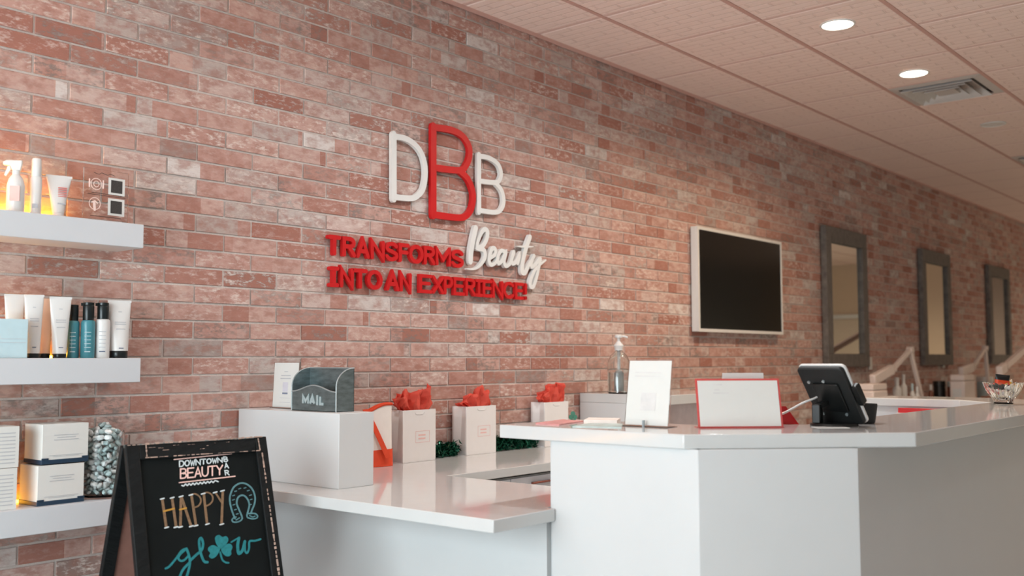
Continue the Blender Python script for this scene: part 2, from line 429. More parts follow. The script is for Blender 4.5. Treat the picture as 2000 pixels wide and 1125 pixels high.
# ---- suspended ceiling
TS = .622; TX0, TY0 = 4.400, -.463
ceil = struct(MB().box(X0-.15, X1+.15, YR-.15, .15, ZC+.03, ZC+.12).build('ceiling', M_CEIL))
xs = [X0]+[TX0+TS*k for k in range(-9, 25) if X0 < TX0+TS*k < X1]+[X1]
ys = [YR]+[TY0-TS*k for k in range(9, -1, -1) if TY0-TS*k > YR]+[0]
VENTS = [(6.888, -1.085), (9.998, -1.085)]
tile_mesh = {}; rest = MB()
for i in range(len(xs)-1):
    for j in range(len(ys)-1):
        a, b_, c, e = xs[i], xs[i+1], ys[j], ys[j+1]
        if any(abs(a-v[0]) < .05 and abs(e-v[1]) < .05 for v in VENTS): continue
        w, h = b_-a-.010, e-c-.010
        if w < .03 or h < .03: continue
        if 2.4 < a < 17.5 and c > -3.7:
            key = (round(w,3), round(h,3))
            if key not in tile_mesh:
                q = MB(); q.box(-w/2, w/2, -h/2, h/2, .006, .02)
                q.add([(-w/2,-h/2,.006),(w/2,-h/2,.006),(w/2,h/2,.006),(-w/2,h/2,.006),(-w/2+.016,-h/2+.016,0),(w/2-.016,-h/2+.016,0),(w/2-.016,h/2-.016,0),(-w/2+.016,h/2-.016,0)],
                      [(0,1,5,4),(1,2,6,5),(2,3,7,6),(3,0,4,7),(4,5,6,7)])
                tile_mesh[key] = q.mesh('ceiling_tile', M_TILE, smooth=False)
            o = bpy.data.objects.new('ceiling_tile', tile_mesh[key]); COL.objects.link(o); o.parent = ceil; o.location = ((a+b_)/2, (c+e)/2, ZC)
        else: rest.box(a+.005, b_-.005, c+.005, e-.005, ZC, ZC+.02)
tag(rest.build('tile_field', M_TILE, ceil, smooth=False), kind='stuff')
for y in ys[1:-1]: MB().box(X0, X1, y-.012, y+.012, ZC-.001, ZC+.022).build('grid_rail', M_TBAR, ceil, smooth=False)
for x in xs[1:-1]: MB().box(x-.012, x+.012, YR, 0, ZC+.001, ZC+.021).build('cross_tee', mat('ceiling_cross_tee', (222,190,180), .5, vary=.03), ceil, smooth=False)
MB().box(X0, X1, -.022, -.0125, ZC-.02, ZC).build('edge_trim', M_TBAR, ceil, smooth=False)

# ---- ceiling fittings
def downlight(x, y, lit, label, power=88, color=(1, .74, .50)):
    t = thing('downlight', label, 'ceiling light', (x, y, ZC-.001), group='recessed ceiling downlights')
    MB().lathe([(.082,-.004),(.085,-.008),(.094,-.006),(.096,-.001),(.082,-.001)], 40, cap=False).build('trim_ring', M_WHITEL, t)
    lm = mat('lit_lens', (255,246,228), .4, emit=(255,246,228), es=9.0) if lit else mat('unlit_lens', (222,218,214), .4)
    MB().lathe([(.0,-.006),(.0815,-.005),(.0815,-.001),(0,-.001)], 40, cap=False).build('lens', lm, t)
    if lit:
        ld = bpy.data.lights.new('downlight_beam', 'SPOT'); ld.energy = power; ld.color = color; ld.spot_size = math.radians(160); ld.spot_blend = .7; ld.shadow_soft_size = .07
        lo = bpy.data.objects.new('beam', ld); COL.objects.link(lo); lo.parent = t; lo.location = (0, 0, -.03)
    return t
downlight(5.345, -1.385, True, 'lit round downlight nearest the lens, ahead of the air vent')
downlight(6.60, -1.375, True, 'lit round downlight right beside the square air vent')
downlight(8.47, -1.36, False, 'small unlit grey downlight beyond the square air vent')
for x_, pw_, lab in ((4.10, 78, 'lit round downlight in the row, above the raised bar'), (2.86, 52, 'lit round downlight in the row, above the low desk')):
    downlight(x_, -1.385, True, lab, pw_, (.95, .98, 1))
for k_i, x_ in enumerate((4.72, 7.2, 9.7, 12.2)):  # unseen second row, added as fill for the far bricks and bar side
    downlight(x_, -3.87, True, ('first','second','third','fourth')[k_i]+' added fill downlight of an unseen row along the far side of the room', (8, 14, 70, 85)[k_i], ((.85, .96, 1), (.9, .97, 1), (1, .76, .54), (1, .76, .54))[k_i])
downlight(15.9, -3.9, True, 'lit round downlight near the far back wall, over the door', 240, (1, .80, .55))
downlight(17.1, -1.9, True, 'lit round downlight near the far back wall, by the brick corner', 130, (1, .86, .70))
def vent(x, y, label):
    t = thing('air_vent', label, 'air vent', (x+TS/2, y-TS/2, ZC), group='square ceiling air vents')
    vm = mat('vent_white_metal', (196,190,186), .35, vary=.03)
    s = TS/2-.012
    def ring(a, za, b_, zb, th=.003):
        q = MB(); v = []
        for (r, z) in ((a, za), (b_, zb)): v += [(-r,-r,z),(r,-r,z),(r,r,z),(-r,r,z)]
        for (r, z) in ((a, za+th), (b_, zb+th)): v += [(-r,-r,z),(r,-r,z),(r,r,z),(-r,r,z)]
        f = []
        for i in range(4):
            k = (i+1) % 4; f += [(i,k,4+k,4+i), (8+i,12+i,12+k,8+k), (i,8+i,8+k,k), (4+i,4+k,12+k,12+i)]
        return q.add(v, f)
    ring(s, 0, s-.055, -.006).build('flange', vm, t, smooth=False)
    for k, a in enumerate((.235, .175, .115)):
        ring(a, -.022, a-.042, .028).build('louvre', vm, t, smooth=False)
    MB().box(-.07, .07, -.07, .07, -.012, -.008).build('centre_plate', vm, t)
    MB().box(-s, s, -s, s, .045, .06).build('duct_cover', M_DARKGAP, t)
    return t
vent(*VENTS[0], 'square louvred air vent next to the second downlight')
vent(*VENTS[1], 'far square air vent at the right edge, beyond the unlit downlight')

# ================================================================== WALL SIGN
YS = -.016      # face of the bricks
def wall2(px, py): p = on_wall(px, py, -.035); return (p[0], p[2])
WU, WV, WN = (1,0,0), (0,0,1), (0,-1,0)
def crop(pts, s, ox, oy): return [wall2(ox+a/s, oy+b_/s) for a, b_ in pts]
def letter_obj(name, strokes, matl, label, cat, d=.018):
    mb = MB(); c = np.mean([p for s_ in strokes for p in s_[0]], axis=0)
    for s_ in strokes:
        pts, w = s_[0], s_[1]; ws = s_[2] if len(s_) > 2 else None
        mb.stroke([(p[0]-c[0], p[1]-c[1]) for p in pts], w, (0,0,0), WU, WV, WN, 0, d, ws=ws)
    o = mb.build(name, matl, None, bevel=0, loc=(c[0], -.0135, c[1]))
    return tag(o, label, cat)
C2 = lambda pts: crop(pts, 5.356, 740, 230)
sw = .033
letter_obj('sign_letter_d', [(C2([(165,170),(165,850)]), sw), (spline(C2([(165,192),(300,222),(405,300),(470,410),(496,570),(470,740),(400,822),(330,842),(165,826)])), sw*.86)], M_WHITEL, 'raised white letter D of the wall logo, left of the red B', 'letter')
letter_obj('sign_letter_b', [(C2([(580,85),(580,1020)]), sw*1.18), (spline(C2([(580,98),(760,125),(880,185),(950,290),(958,400),(920,500),(850,548),(600,522)])), sw*1.02),
    (spline(C2([(850,552),(940,640),(995,790),(980,940),(920,1025),(830,1044),(580,1012)])), sw*1.02)], M_RED, 'tall raised red letter B in the middle of the wall logo', 'letter')
letter_obj('sign_letter_b', [(C2([(1055,385),(1055,985)]), sw*.92), (spline(C2([(1055,400),(1160,420),(1250,482),(1285,570),(1275,635),(1230,676),(1060,660)])), sw*.78),
    (spline(C2([(1230,684),(1290,760),(1312,870),(1285,955),(1220,988),(1060,968)])), sw*.78)], M_WHITEL, 'small raised white letter B of the wall logo, right of the red B', 'letter')

G = {}   # stroke alphabet on a unit box
arc = lambda cx, cy, rx, ry, a0, a1, n=10: [(cx+rx*math.cos(math.radians(a0+(a1-a0)*i/n)), cy+ry*math.sin(math.radians(a0+(a1-a0)*i/n))) for i in range(n+1)]
G['T'] = [[(0,1),(1,1)], [(.5,1),(.5,0)]]
G['R'] = [[(0,0),(0,1),(.55,1)]+arc(.55,.76,.4,.24,90,-90)[1:]+[(0,.52)], [(.45,.52),(1,0)]]
G['P'] = [[(0,0),(0,1),(.55,1)]+arc(.55,.72,.42,.28,90,-90)[1:]+[(0,.44)]]
G['A'] = [[(0,0),(.5,1),(1,0)], [(.2,.32),(.8,.32)]]
G['N'] = [[(0,0),(0,1),(1,0),(1,1)]]
G['S'] = [spline([(.95,.84),(.72,.98),(.35,.99),(.06,.82),(.1,.62),(.5,.5),(.92,.37),(.95,.16),(.65,.01),(.28,.02),(.02,.18)], 4)]
G['F'] = [[(0,0),(0,1),(1,1)], [(0,.53),(.85,.53)]]
G['O'] = [arc(.5,.5,.5,.5,90,450,22)]
G['M'] = [[(0,0),(0,1),(.5,.3),(1,1),(1,0)]]
G['I'] = [[(.5,0),(.5,1)], [(0,0),(1,0)], [(0,1),(1,1)]]
G['L'] = [[(0,1),(0,0),(1,0)]]
G['E'] = [[(1,1),(0,1),(0,0),(1,0)], [(0,.52),(.85,.52)]]
G['X'] = [[(0,0),(1,1)], [(0,1),(1,0)]]
G['C'] = [arc(.55,.5,.55,.5,45,315,14)]
G['!'] = [[(.5,.38),(.5,1)], [(.5,0),(.5,.06)]]
G['D'] = [[(0,0),(0,1),(.4,1)]+arc(.4,.5,.6,.5,90,-90)[1:]+[(0,0)]]
G['W'] = [[(0,1),(.25,0),(.5,.7),(.75,0),(1,1)]]
G['B'] = [[(0,0),(0,1),(.5,1)]+arc(.5,.76,.4,.24,90,-90)[1:]+[(0,.52)], [(.5,.52)]+arc(.5,.26,.48,.26,90,-90)+[(0,0)]]
G['U'] = [[(0,1),(0,.4)]+arc(.5,.4,.5,.4,180,360)[1:]+[(1,1)]]
G['Y'] = [[(0,1),(.5,.5),(1,1)], [(.5,.5),(.5,0)]]
G['H'] = [[(0,0),(0,1)], [(1,0),(1,1)], [(0,.5),(1,.5)]]

def sign_word(name, letters, zlo, zhi, pxs, ymid, label, t=.0192, d=.02):
    spans = [(on_wall(a, ymid(a), -.035)[0], on_wall(b_, ymid(b_), -.035)[0]) for a, b_ in pxs]
    cx = (spans[0][0]+spans[-1][1])/2
    w = thing(name, label, 'sign lettering', (cx, -.0135, zlo))
    for ch, (a, b_) in zip(letters, spans):
        mb = MB(); ww = max(b_-a-t, .001); hh = zhi-zlo-t
        for st in G[ch]:
            mb.stroke([(p[0]*ww-ww/2, p[1]*hh+t/2) for p in st], t*(1.0 if ch != 'M' else .86), (0,0,0), WU, WV, WN, 0, d, cap=True)
        mb.build('letter', M_RED, w, loc=((a+b_)/2-cx, 0, 0))
    return w
y1 = lambda x: 479+(x-641)*.096
y2 = lambda x: 540+(x-644)*.072
sign_word('sign_word', 'TRANSFORMS', HC+.464, HC+.557, [(641,667),(670,696),(697,723),(725,752.5),(753,779),(780,801),(800,828),(829,851),(852,882),(882,907)], y1, 'raised red word TRANSFORMS on the brick wall, upper slogan line')
sign_word('sign_word', 'INTO', HC+.323, HC+.416, [(644,663),(665,692),(690,719),(718,748)], y2, 'raised red word INTO starting the lower slogan line')
sign_word('sign_word', 'AN', HC+.323, HC+.416, [(755,781),(782,805)], y2, 'raised red two-letter word AN in the lower slogan line')
sign_word('sign_word', 'EXPERIENCE!', HC+.323, HC+.416, [(820,845),(845,868),(868,886),(887,909),(910,930),(929,944),(944,963),(963,984),(984,1006),(1007,1024),(1024,1032)], y2, 'raised red word EXPERIENCE with exclamation mark, lower slogan line', t=.0172)
CB = lambda pts: spline(crop(pts, 7.5, 900, 430), 5)
k_ = .00037
def brush(pts, w, t0=1.0, t1=1.0):
    c = CB(pts); n = len(c); ws = [w*k_*(t0+(1-t0)*min(1, i/(n*.25)))*(t1+(1-t1)*min(1, (n-1-i)/(n*.3))) for i in range(n)]
    return (c, w*k_, ws)
bw = thing('sign_word', 'raised white brush-script word Beauty at the end of the upper slogan line', 'sign lettering', (*(lambda p: (p[0], -.0135, p[2]))(on_wall(985, 520, -.035)),))
def script_letter(strokes):
    mb = MB(); c = bw.location
    for pts, w, ws in strokes: mb.stroke([(p[0]-c[0], p[1]-c[2]) for p in pts], w, (0,0,0), WU, WV, WN, 0, .02, ws=ws)
    mb.build('letter', M_WHITEL, bw)
script_letter([brush([(225,115),(185,290),(155,470),(148,605)], 88), brush([(240,420),(255,320),(300,200),(352,135),(395,165),(385,270),(330,370),(262,412),(335,432),(362,500),(340,590),(265,680),(190,716),(100,712)], 68, .7, .25)])
script_letter([brush([(430,560),(505,505),(512,430),(472,412),(432,500),(422,600),(452,655),(515,620),(560,540)], 62, .8, .7)])
script_letter([brush([(650,465),(595,450),(545,550),(560,632),(610,590),(665,480),(640,600),(665,672),(725,635),(765,500)], 60, 1, .8)])
script_letter([brush([(785,465),(750,580),(765,635),(815,605),(862,510),(840,630)], 62)])
script_letter([brush([(1020,245),(955,430),(912,620),(905,750),(945,765),(995,670),(1030,600)], 78, 1, .6), brush([(832,382),(950,388),(1068,388)], 30, .3, .3)])
script_letter([brush([(1078,520),(1040,620),(1045,685),(1095,650),(1160,565)], 60), brush([(1172,565),(1145,700),(1110,850),(1068,970),(1025,965),(1030,880),(1085,740),(1160,655),(1250,585)], 62, 1, .4)])

# ================================================================== TELEVISION, MIRRORS AND WALL PLATES
t = thing('television', 'wall-mounted black television in a slim white frame', 'television', (6.72, -.0135, HC+.185))
w, h = 1.30, .725
MB().box(-w/2, w/2, -.045, 0, 0, h).build('housing', M_WHPL, t, bevel=.004)
b_ = .021; q = MB(); q.box(-w/2, w/2, -.056, -.046, 0, b_); q.box(-w/2, w/2, -.056, -.046, h-b_, h); q.box(-w/2, -w/2+b_, -.056, -.046, b_, h-b_); q.box(w/2-b_, w/2, -.056, -.046, b_, h-b_)
q.build('bezel', M_WHPL, t)
MB().box(-w/2+b_, w/2-b_, -.052, -.046, b_, h-b_).build('screen', mat('black_screen', (12,12,12), .12, vary=.0, spec=.35), t)

M_BARN = mat('weathered_grey_wood', (108,102,97), .65, vary=.35, scale=14, stretch=(6,1,1.2), bump=.4, bscale=60)
M_MIRROR = mat('mirror_glass', (225,228,226), .015, metal=1.0, vary=0)
ml = ['weathered grey wood framed mirror nearest the television', 'middle of the three grey wood framed mirrors on the brick wall', 'farthest grey wood framed mirror near the right edge']
for i, x in enumerate((8.24, 10.67, 13.08)):
    t = thing('wall_mirror', ml[i], 'mirror', (x, -.0135, HC-.075), group='framed mirrors above the manicure tables')
    W, H = .92, 1.21; s = .115
    for (a, b_, c, e) in ((0, W, 0, s), (0, W, H-s-.02, H), (0, s, s, H-s-.02), (W-s, W, s, H-s-.02)):
        MB().box(a, b_, -.05, 0, c, e).build('frame_board', M_BARN, t, bevel=.004)
    MB().box(s-.005, W-s+.005, -.022, -.014, s-.005, H-s-.015).build('mirror_pane', M_MIRROR, t)
for i, (x, lab) in enumerate(((9.29, 'white socket plate beside the nearest mirror'), (11.39, 'white socket plate beside the middle mirror'))):
    t = thing('socket_plate', lab, 'socket', (x, -.0135, HC-.105), group='socket plates on the brick wall')
    MB().box(-.036, .036, -.008, 0, 0, .118).build('plate', M_WHPL, t, bevel=.002)
    for z in (.032, .078): MB().box(-.017, .017, -.011, -.008, z-.014, z+.014).build('outlet', M_WHITEL, t, bevel=.002)

# ================================================================== FLOATING SHELVES (left)
SD = .20
M_LED = {k: mat('amber_led_strip_'+k, (255,190,90), .5, emit=(255,176,50), es=e) for k, e in (('top', 85.0), ('mid', 32.0), ('low', 16.0))}
SHELF_TOP = {}
for zt, lab in ((HC+.487, 'top white floating shelf with tubes and a clear acrylic sign'), (HC+.007, 'middle white floating shelf with teal and white bottles'), (HC-.482, 'lowest white floating shelf with boxes and a candy jar')):
    SHELF_TOP[lab[:3]] = zt
    t = thing('floating_shelf', lab, 'shelf', (.7, -.0135, zt), group='white floating shelves on the brick wall')
    L = 1.198
    MB().box(-L, L, -SD+.0135, 0, -.086, 0).build('board', M_SHELF, t, bevel=.002)
    MB().box(-L+.03, .965, -.018, -.008, .0005, .009).build('light_strip', M_LED[lab[:3]], t)
ZT, ZM, ZB = SHELF_TOP['top'], SHELF_TOP['mid'], SHELF_TOP['low']

def print_lines(parent, x0, x1, y, zs, m_, t=.0022, th=.0006):
    q = MB()
    for i, z in enumerate(zs):
        a = (x1-x0)*(.12 if i % 3 == 1 else 0); q.box(x0+a, x1-a, y-th, y, z-t/2, z+t/2)
    return q.build('print', m_, parent, smooth=False)

def squeeze_tube(x, y, z, wtop, rcap, H, caph, body, cap, label, rz=0, group='squeeze tubes on the shelves', pr=True, name='squeeze_tube'):
    t = thing(name, label, 'tube', (x, y, z), rz, group)
    MB().lathe([(rcap*.96, 0), (rcap, .002), (rcap, caph-.002), (rcap*.96, caph)], 24).build('cap', cap, t)
    r0 = rcap*1.04
    def fn(u, v):
        a = 2*PI*u; e = v**1.15
        rx = r0*(1-e)+wtop/2*e; ry = r0*(1-e)+.0018*e
        return (rx*math.cos(a), ry*math.sin(a), caph+(H-caph)*v)
    q = MB(); q.grid(fn, 28, 12, wrap=True); n = 12
    q.f.append(tuple(i*n for i in range(27,-1,-1))); q.f.append(tuple(i*n+n-1 for i in range(28)))
    bo = q.build('body', body, t)
    MB().box(-wtop/2, wtop/2, -.0022, .0022, H-.008, H).build('crimp', body, t)
    if pr:
        for zz, wd, m_ in ((.80, .10, M_INK), (.62, .5, M_INK), (.585, .5, M_INK), (.5, .42, M_INK), (.17, .22, M_INKD)):
            v = (zz*H-caph)/(H-caph); e = v**1.15; ry = r0*(1-e)+.0018*e
            MB().box(-wtop*.45*wd-.002*(wd<.2), wtop*.45*wd+.002*(wd<.2), -ry-.0008, -ry+.004, zz*H-.0012, zz*H+.0012).build('print', m_, t)
    return t
def pump_bottle(x, y, z, r, Hb, Hc, body, cap, label, pr=M_INK, group='capped bottles on the middle shelf'):
    t = thing('lotion_bottle', label, 'bottle', (x, y, z), math.radians(-28), group)
    MB().lathe([(r*.93,0),(r,.004),(r,Hb-.010),(r*.94,Hb-.003),(r*.80,Hb)], 32).build('body', body, t)
    MB().lathe([(r*.78,Hb),(r*.80,Hb+.002),(r*.80,Hb+Hc-.012),(r*.77,Hb+Hc-.010)], 28).build('cap', cap, t)
    q = MB(); q.lathe([(r*.72,Hb+Hc-.010),(r*.78,Hb+Hc-.008),(r*.78,Hb+Hc),(r*.7,Hb+Hc+.001)], 28); q.box(-r*1.05, -r*.2, -.006, .006, Hb+Hc-.011, Hb+Hc-.001); q.build('pump_head', cap, t, smooth=True)
    for k in range(5): MB().box(-r*.45, r*.45, -r-.0006, -r*.85, Hb*(.28+.1*k)-.0011, Hb*(.28+.1*k)+.0011).build('print', pr, t)
    MB().box(-r*.4, r*.4, -r-.0006, -r*.85, Hb*.17-.0016, Hb*.17+.0016).build('print', M_INKD if pr is M_INK else pr, t)
    return t

# ---- top shelf
t = thing('spray_bottle', 'white trigger spray bottle at the left end of the top shelf', 'spray bottle', (1.475, -.125, ZT), math.radians(-30))
MB().lathe([(.026,0),(.028,.004),(.028,.095),(.022,.118),(.012,.132),(.012,.145)], 28).build('body', M_WHPL, t)
q = MB(); q.prism([(-.012,0),(.014,0),(.018,.020),(.018,.036),(-.030,.034),(-.040,.028),(-.040,.018),(-.018,.016)], (0,0,.145), (1,0,0), (0,0,1), (0,1,0), -.010, .010); q.build('spray_head', M_WHPL, t, bevel=.003)
MB().prism([(-.020,.016),(-.026,.014),(-.036,-.016),(-.030,-.020),(-.016,.004)], (0,0,.145), (1,0,0), (0,0,1), (0,1,0), -.005, .005).build('trigger', M_WHPL, t)
MB().box(-.015, .015, -.0292, -.0265, .04, .09).build('label_print', M_PINKINK, t)
t = thing('slim_bottle', 'tall slim white mist bottle beside the spray bottle, top shelf', 'bottle', (1.542, -.125, ZT), math.radians(-30))
MB().lathe([(.0165,0),(.018,.003),(.018,.128),(.015,.134)], 28).build('body', M_WHPL, t)
MB().lathe([(.0145,.134),(.0155,.136),(.0155,.190),(.013,.196)], 28).build('cap', M_WHPL, t)
MB().box(-.009, .009, -.0188, -.016, .025, .04).build('label_print', M_INK, t)
t = squeeze_tube(1.622, -.12, ZT, .086, .0185, .150, .020, M_WHPL, M_WHPL, 'flared white squeeze tube standing on its cap, top shelf', math.radians(-12), pr=False)
for k in range(6): MB().box(-.004, .024, -.013, -.006, .105-.006*k, .1075-.006*k).build('print', mat('red_print', (214,120,112), .6), t)
MB().box(-.006, .02, -.0165, -.008, .048, .053).build('print', M_INK, t)
# clear acrylic sign
t = thing('acrylic_sign', 'clear acrylic plate with printed icons at the right end of the top shelf', 'sign', (1.778, -.15, ZT), math.radians(3))
MB().box(-.086, .086, -.003, .003, .004, .186).build('plate', M_ACRYL, t)
MB().box(-.07, .07, -.022, .022, 0, .006).build('foot', M_ACRYL, t)
yy = -.0036
for cz in (.132, .058):
    MB().box(.006, .070, yy-.0004, yy, cz-.031, cz+.030).build('code_panel', M_PAPER, t)
    MB().box(.016, .060, yy-.0010, yy-.0006, cz-.023, cz+.022).build('dark_square', mat('dark_print', (60,56,54), .7, vary=.5, scale=400), t)
q = MB(); q.stroke(arc(-.04,.132,.020,.020,0,360,20)[:-1], .0022, (0,yy,0), WU, WV, WN, 0, .0005, closed=True)
q.stroke(arc(-.04,.132,.010,.010,0,360,16)[:-1], .0022, (0,yy,0), WU, WV, WN, 0, .0005, closed=True)
q.stroke([(-.066,.146),(-.066,.120)], .005, (0,yy,0), WU, WV, WN, 0, .0005); q.stroke([(-.014,.146),(-.014,.120)], .005, (0,yy,0), WU, WV, WN, 0, .0005)
q.build('ring_icon', mat('pale_icon', (238,214,206), .6), t)
q = MB(); q.stroke(arc(-.044,.062,.021,.021,0,360,20)[:-1], .0022, (0,yy,0), WU, WV, WN, 0, .0005, closed=True)
q.stroke([(-.056,.066),(-.044,.072),(-.034,.064)], .004, (0,yy,0), WU, WV, WN, 0, .0005); q.stroke([(-.046,.064),(-.044,.040)], .009, (0,yy,0), WU, WV, WN, 0, .0005)
q.build('round_icon', mat('pale_icon', (238,214,206), .6), t)
for a_, b2_, z_ in ((-.072, .074, .0935), (-.06, .058, .018), (-.058, .06, .0995)): MB().box(a_, b2_, yy-.0005, yy, z_, z_+.0018).build('rule_line', M_DARKGAP, t)
q = MB(); q.stroke(spline([(-.05,.172),(-.03,.168),(-.02,.174),(0,.169),(.015,.173),(.03,.170)], 4), .0016, (0,yy,0), WU, WV, WN, 0, .0005); q.build('heading_print', M_DARKGAP, t)

# ---- middle shelf
rzv = math.radians(-12)
t = thing('carton', 'pale blue carton at the left end of the middle shelf', 'box', (1.462, -.150, ZM), rzv)
MB().box(-.055, .047, -.03, .03, 0, .128).build('box_body', M_PALEB, t, bevel=.0015)
MB().box(-.050, .042, -.0306, -.030, .05, .0515).build('print', M_INK, t)
MB().box(-.050, .042, -.0306, -.030, .062, .0632).build('print', M_INK, t)
squeeze_tube(1.512, -.060, ZM, .066, .0195, .216, .012, M_WHPL, M_CAP, 'white tube half hidden behind the pale blue carton', rzv, pr=False)
squeeze_tube(1.552, -.115, ZM, .062, .0215, .214, .016, M_WHPL, M_CAP, 'white tube with black cap just right of the pale blue carton', rzv)
squeeze_tube(1.607, -.075, ZM, .050, .0205, .205, .016, M_PEACH, M_CAP, 'peach-tinted tube squeezed between two white tubes, middle shelf', rzv, pr=False)
squeeze_tube(1.638, -.125, ZM, .072, .0215, .210, .015, M_WHPL, M_CAP, 'wide white tube just left of the teal bottles', rzv)
pump_bottle(1.697, -.100, ZM, .0205, .130, .055, M_TEAL, M_CAP, 'left teal bottle with a black pump, middle shelf', M_PALEB)
pump_bottle(1.738, -.125, ZM, .0235, .132, .062, M_TEAL, M_CAP, 'right teal bottle with a black pump, beside the white bottle', M_PALEB)
pump_bottle(1.789, -.130, ZM, .0245, .137, .058, M_WHPL, M_CAP, 'white bottle with a black pump cap among the teal bottles')
squeeze_tube(1.853, -.125, ZM, .082, .0310, .207, .026, M_WHPL, M_CAP, 'large white tube on a black cap at the right end of the middle shelf', rzv)

# ---- lowest shelf
def carton(x, y, z, sx, sy, sz, label, rz, navy=False):
    t = thing('product_box', label, 'box', (x, y, z), rz, 'white product boxes on the lowest shelf')
    z0 = .014 if navy else 0
    MB().box(-sx, 0, 0, sy, z0, sz).build('box_body', M_PAPER, t, bevel=.001)
    if navy:
        MB().box(-sx-.0015, .0015, -.0015, sy+.0015, 0, .014).build('base_tray', M_NAVY, t, bevel=.001)
        q = MB(); q.box(-sx-.0015, -sx+.022, -.0022, -.0002, .0145, .020); q.box(-.022, .0015, -.0022, -.0002, .0145, .020); q.build('tray_tab', M_NAVY, t)
        print_lines(t, -sx*.75, -sx*.22, -.0003, (sz*.72, sz*.66, sz*.60), M_INK, .0018)
        print_lines(t, -sx*.85, -sx*.12, -.0003, (.028, .024), M_INK, .0012)
    else:
        for k in range(9): MB().box(-sx+.012, -.012, -.0006, 0, sz*(.12+.09*k)-.0016, sz*(.12+.09*k)+.0012).build('print', M_INK, t)
    return t
za = ZB
bx = on_wall(70, 950, -.168)
carton(1.716, -.168, za, .160, .125, .132, 'lower white box with navy base in the stack beside the candy jar', math.radians(1.5), True)
carton(1.729, -.166, za+.1355, .160, .125, .132, 'upper white box with navy base in the stack beside the candy jar', math.radians(1), True)
carton(1.490, -.170, za, .15, .11, .133, 'lower white printed box at the left edge, lowest shelf', 0)
carton(1.493, -.170, za+.1345, .15, .11, .133, 'upper white printed box at the left edge, lowest shelf', 0)
JX, JY, JR, JH = 1.812, -.110, .072, .232
t = thing('candy_jar', 'clear glass jar heaped with foil-wrapped candies, lowest shelf', 'jar', (JX, JY, za))
MB().lathe([(0,0),(JR-.006,0),(JR,.008),(JR,JH-.02),(JR-.003,JH),(JR-.006,JH),(JR-.004,JH-.02),(JR-.004,.012),(JR-.010,.006),(0,.006)], 48, cap=False).build('glass', mat('thin_jar_glass', (250,252,252), .01, trans=1.0, ior=1.15, vary=0), t)
cm = []
for m_ in (M_FOIL, M_FOILG, mat('white_foil', (232,234,232), .3, metal=.3, vary=.05)):
    q = MB(); q.lathe([(.0,-.013),(.006,-.012),(.0088,-.007),(.0092,0),(.0088,.007),(.006,.012),(0,.013)], 9, cap=False, sy=.8); cm.append(q.mesh('wrapped_candy', m_))
rr = random.Random(11); placed = []
tries = 0
while len(placed) < 260 and tries < 30000:
    tries += 1
    z = rr.uniform(.018, JH+.022); a = rr.uniform(0, 2*PI); r = (JR-.0175)*math.sqrt(rr.uniform(.3, 1))
    if z > JH-.002: r *= max(.25, 1-(z-JH+.002)/.03)
    p = np.array((r*math.cos(a), r*math.sin(a), z))
    if all(np.linalg.norm(p-k2) > .0168 for k2 in placed): placed.append(p)
for i, p in enumerate(placed):
    o = bpy.data.objects.new('wrapped_candy', cm[rr.choice((0,0,1,2,1))]); COL.objects.link(o)
    o.location = (JX+p[0], JY+p[1], za+p[2]); o.rotation_euler = (rr.uniform(0,3), rr.uniform(0,3), rr.uniform(0,3))
    tag(o, 'small foil-wrapped candy heaped in the glass jar', 'candy', 'wrapped candies in the glass jar')

# ================================================================== CHALKBOARD
BP0 = np.array([1.624, -.605, 1.010]); BP1 = np.array([2.099, -.670, 1.010])
bu = (BP1-BP0); BWID = np.linalg.norm(bu); bu /= BWID
bn_h = np.array([bu[1], -bu[0], 0.0])                 # horizontal, towards the viewer
SF, SB = .30, .36
t = thing('chalkboard_easel', 'black a-frame chalkboard with HAPPY glow lettering and a horseshoe', 'chalkboard', (*( (BP0+BP1)/2*np.array([1,1,0]) ),))
bc = np.array(t.location)
LV = math.sqrt(1+SF*SF); fv = (np.array([0,0,-1.0])+SF*bn_h)/LV; fn_ = np.cross(fv, bu); fn_ = fn_ if fn_@bn_h > 0 else -fn_
BL = 1.010*LV-.004
FO = BP0-bc
def fbox(mb, u0, u1, v0, v1, d0, d1): return mb.prism([(u0,v0),(u1,v0),(u1,v1),(u0,v1)], FO, bu, fv, fn_, d0, d1)
SW = .042
fbox(MB(), 0, SW, 0, BL, -.022, 0).build('stile', M_CHFR, t, bevel=.003)
fbox(MB(), BWID-SW, BWID, 0, BL, -.022, 0).build('stile', M_CHFR, t, bevel=.003)
fbox(MB(), SW, BWID-SW, .004, .050, -.022, -.001).build('top_rail', M_CHFR, t, bevel=.003)
fbox(MB(), SW, BWID-SW, BL-.22, BL-.15, -.022, -.001).build('bottom_rail', M_CHFR, t, bevel=.003)
fbox(MB(), SW, BWID-SW, .05, BL-.22, -.016, -.009).build('writing_panel', M_CHALK, t)
LB = math.sqrt(1+SB*SB); bv = (np.array([0,0,-1.0])-SB*bn_h)/LB; bn2 = np.cross(bu, bv); bn2 = bn2 if bn2@bn_h > 0 else -bn2
BBL = 1.010*LB-.004
BO = FO-fn_*.024-bn2*.0
def bbox(mb, u0, u1, v0, v1, d0, d1): return mb.prism([(u0,v0),(u1,v0),(u1,v1),(u0,v1)], BO, bu, bv, bn2, d0, d1)
bbox(MB(), 0, SW, .006, BBL-.012, -.022, 0).build('rear_stile', M_CHFR, t, bevel=.003)
bbox(MB(), BWID-SW, BWID, .006, BBL-.012, -.022, 0).build('rear_stile', M_CHFR, t, bevel=.003)
bbox(MB(), SW, BWID-SW, .03, BBL-.2, -.014, -.008).build('rear_panel', M_HARDB, t)
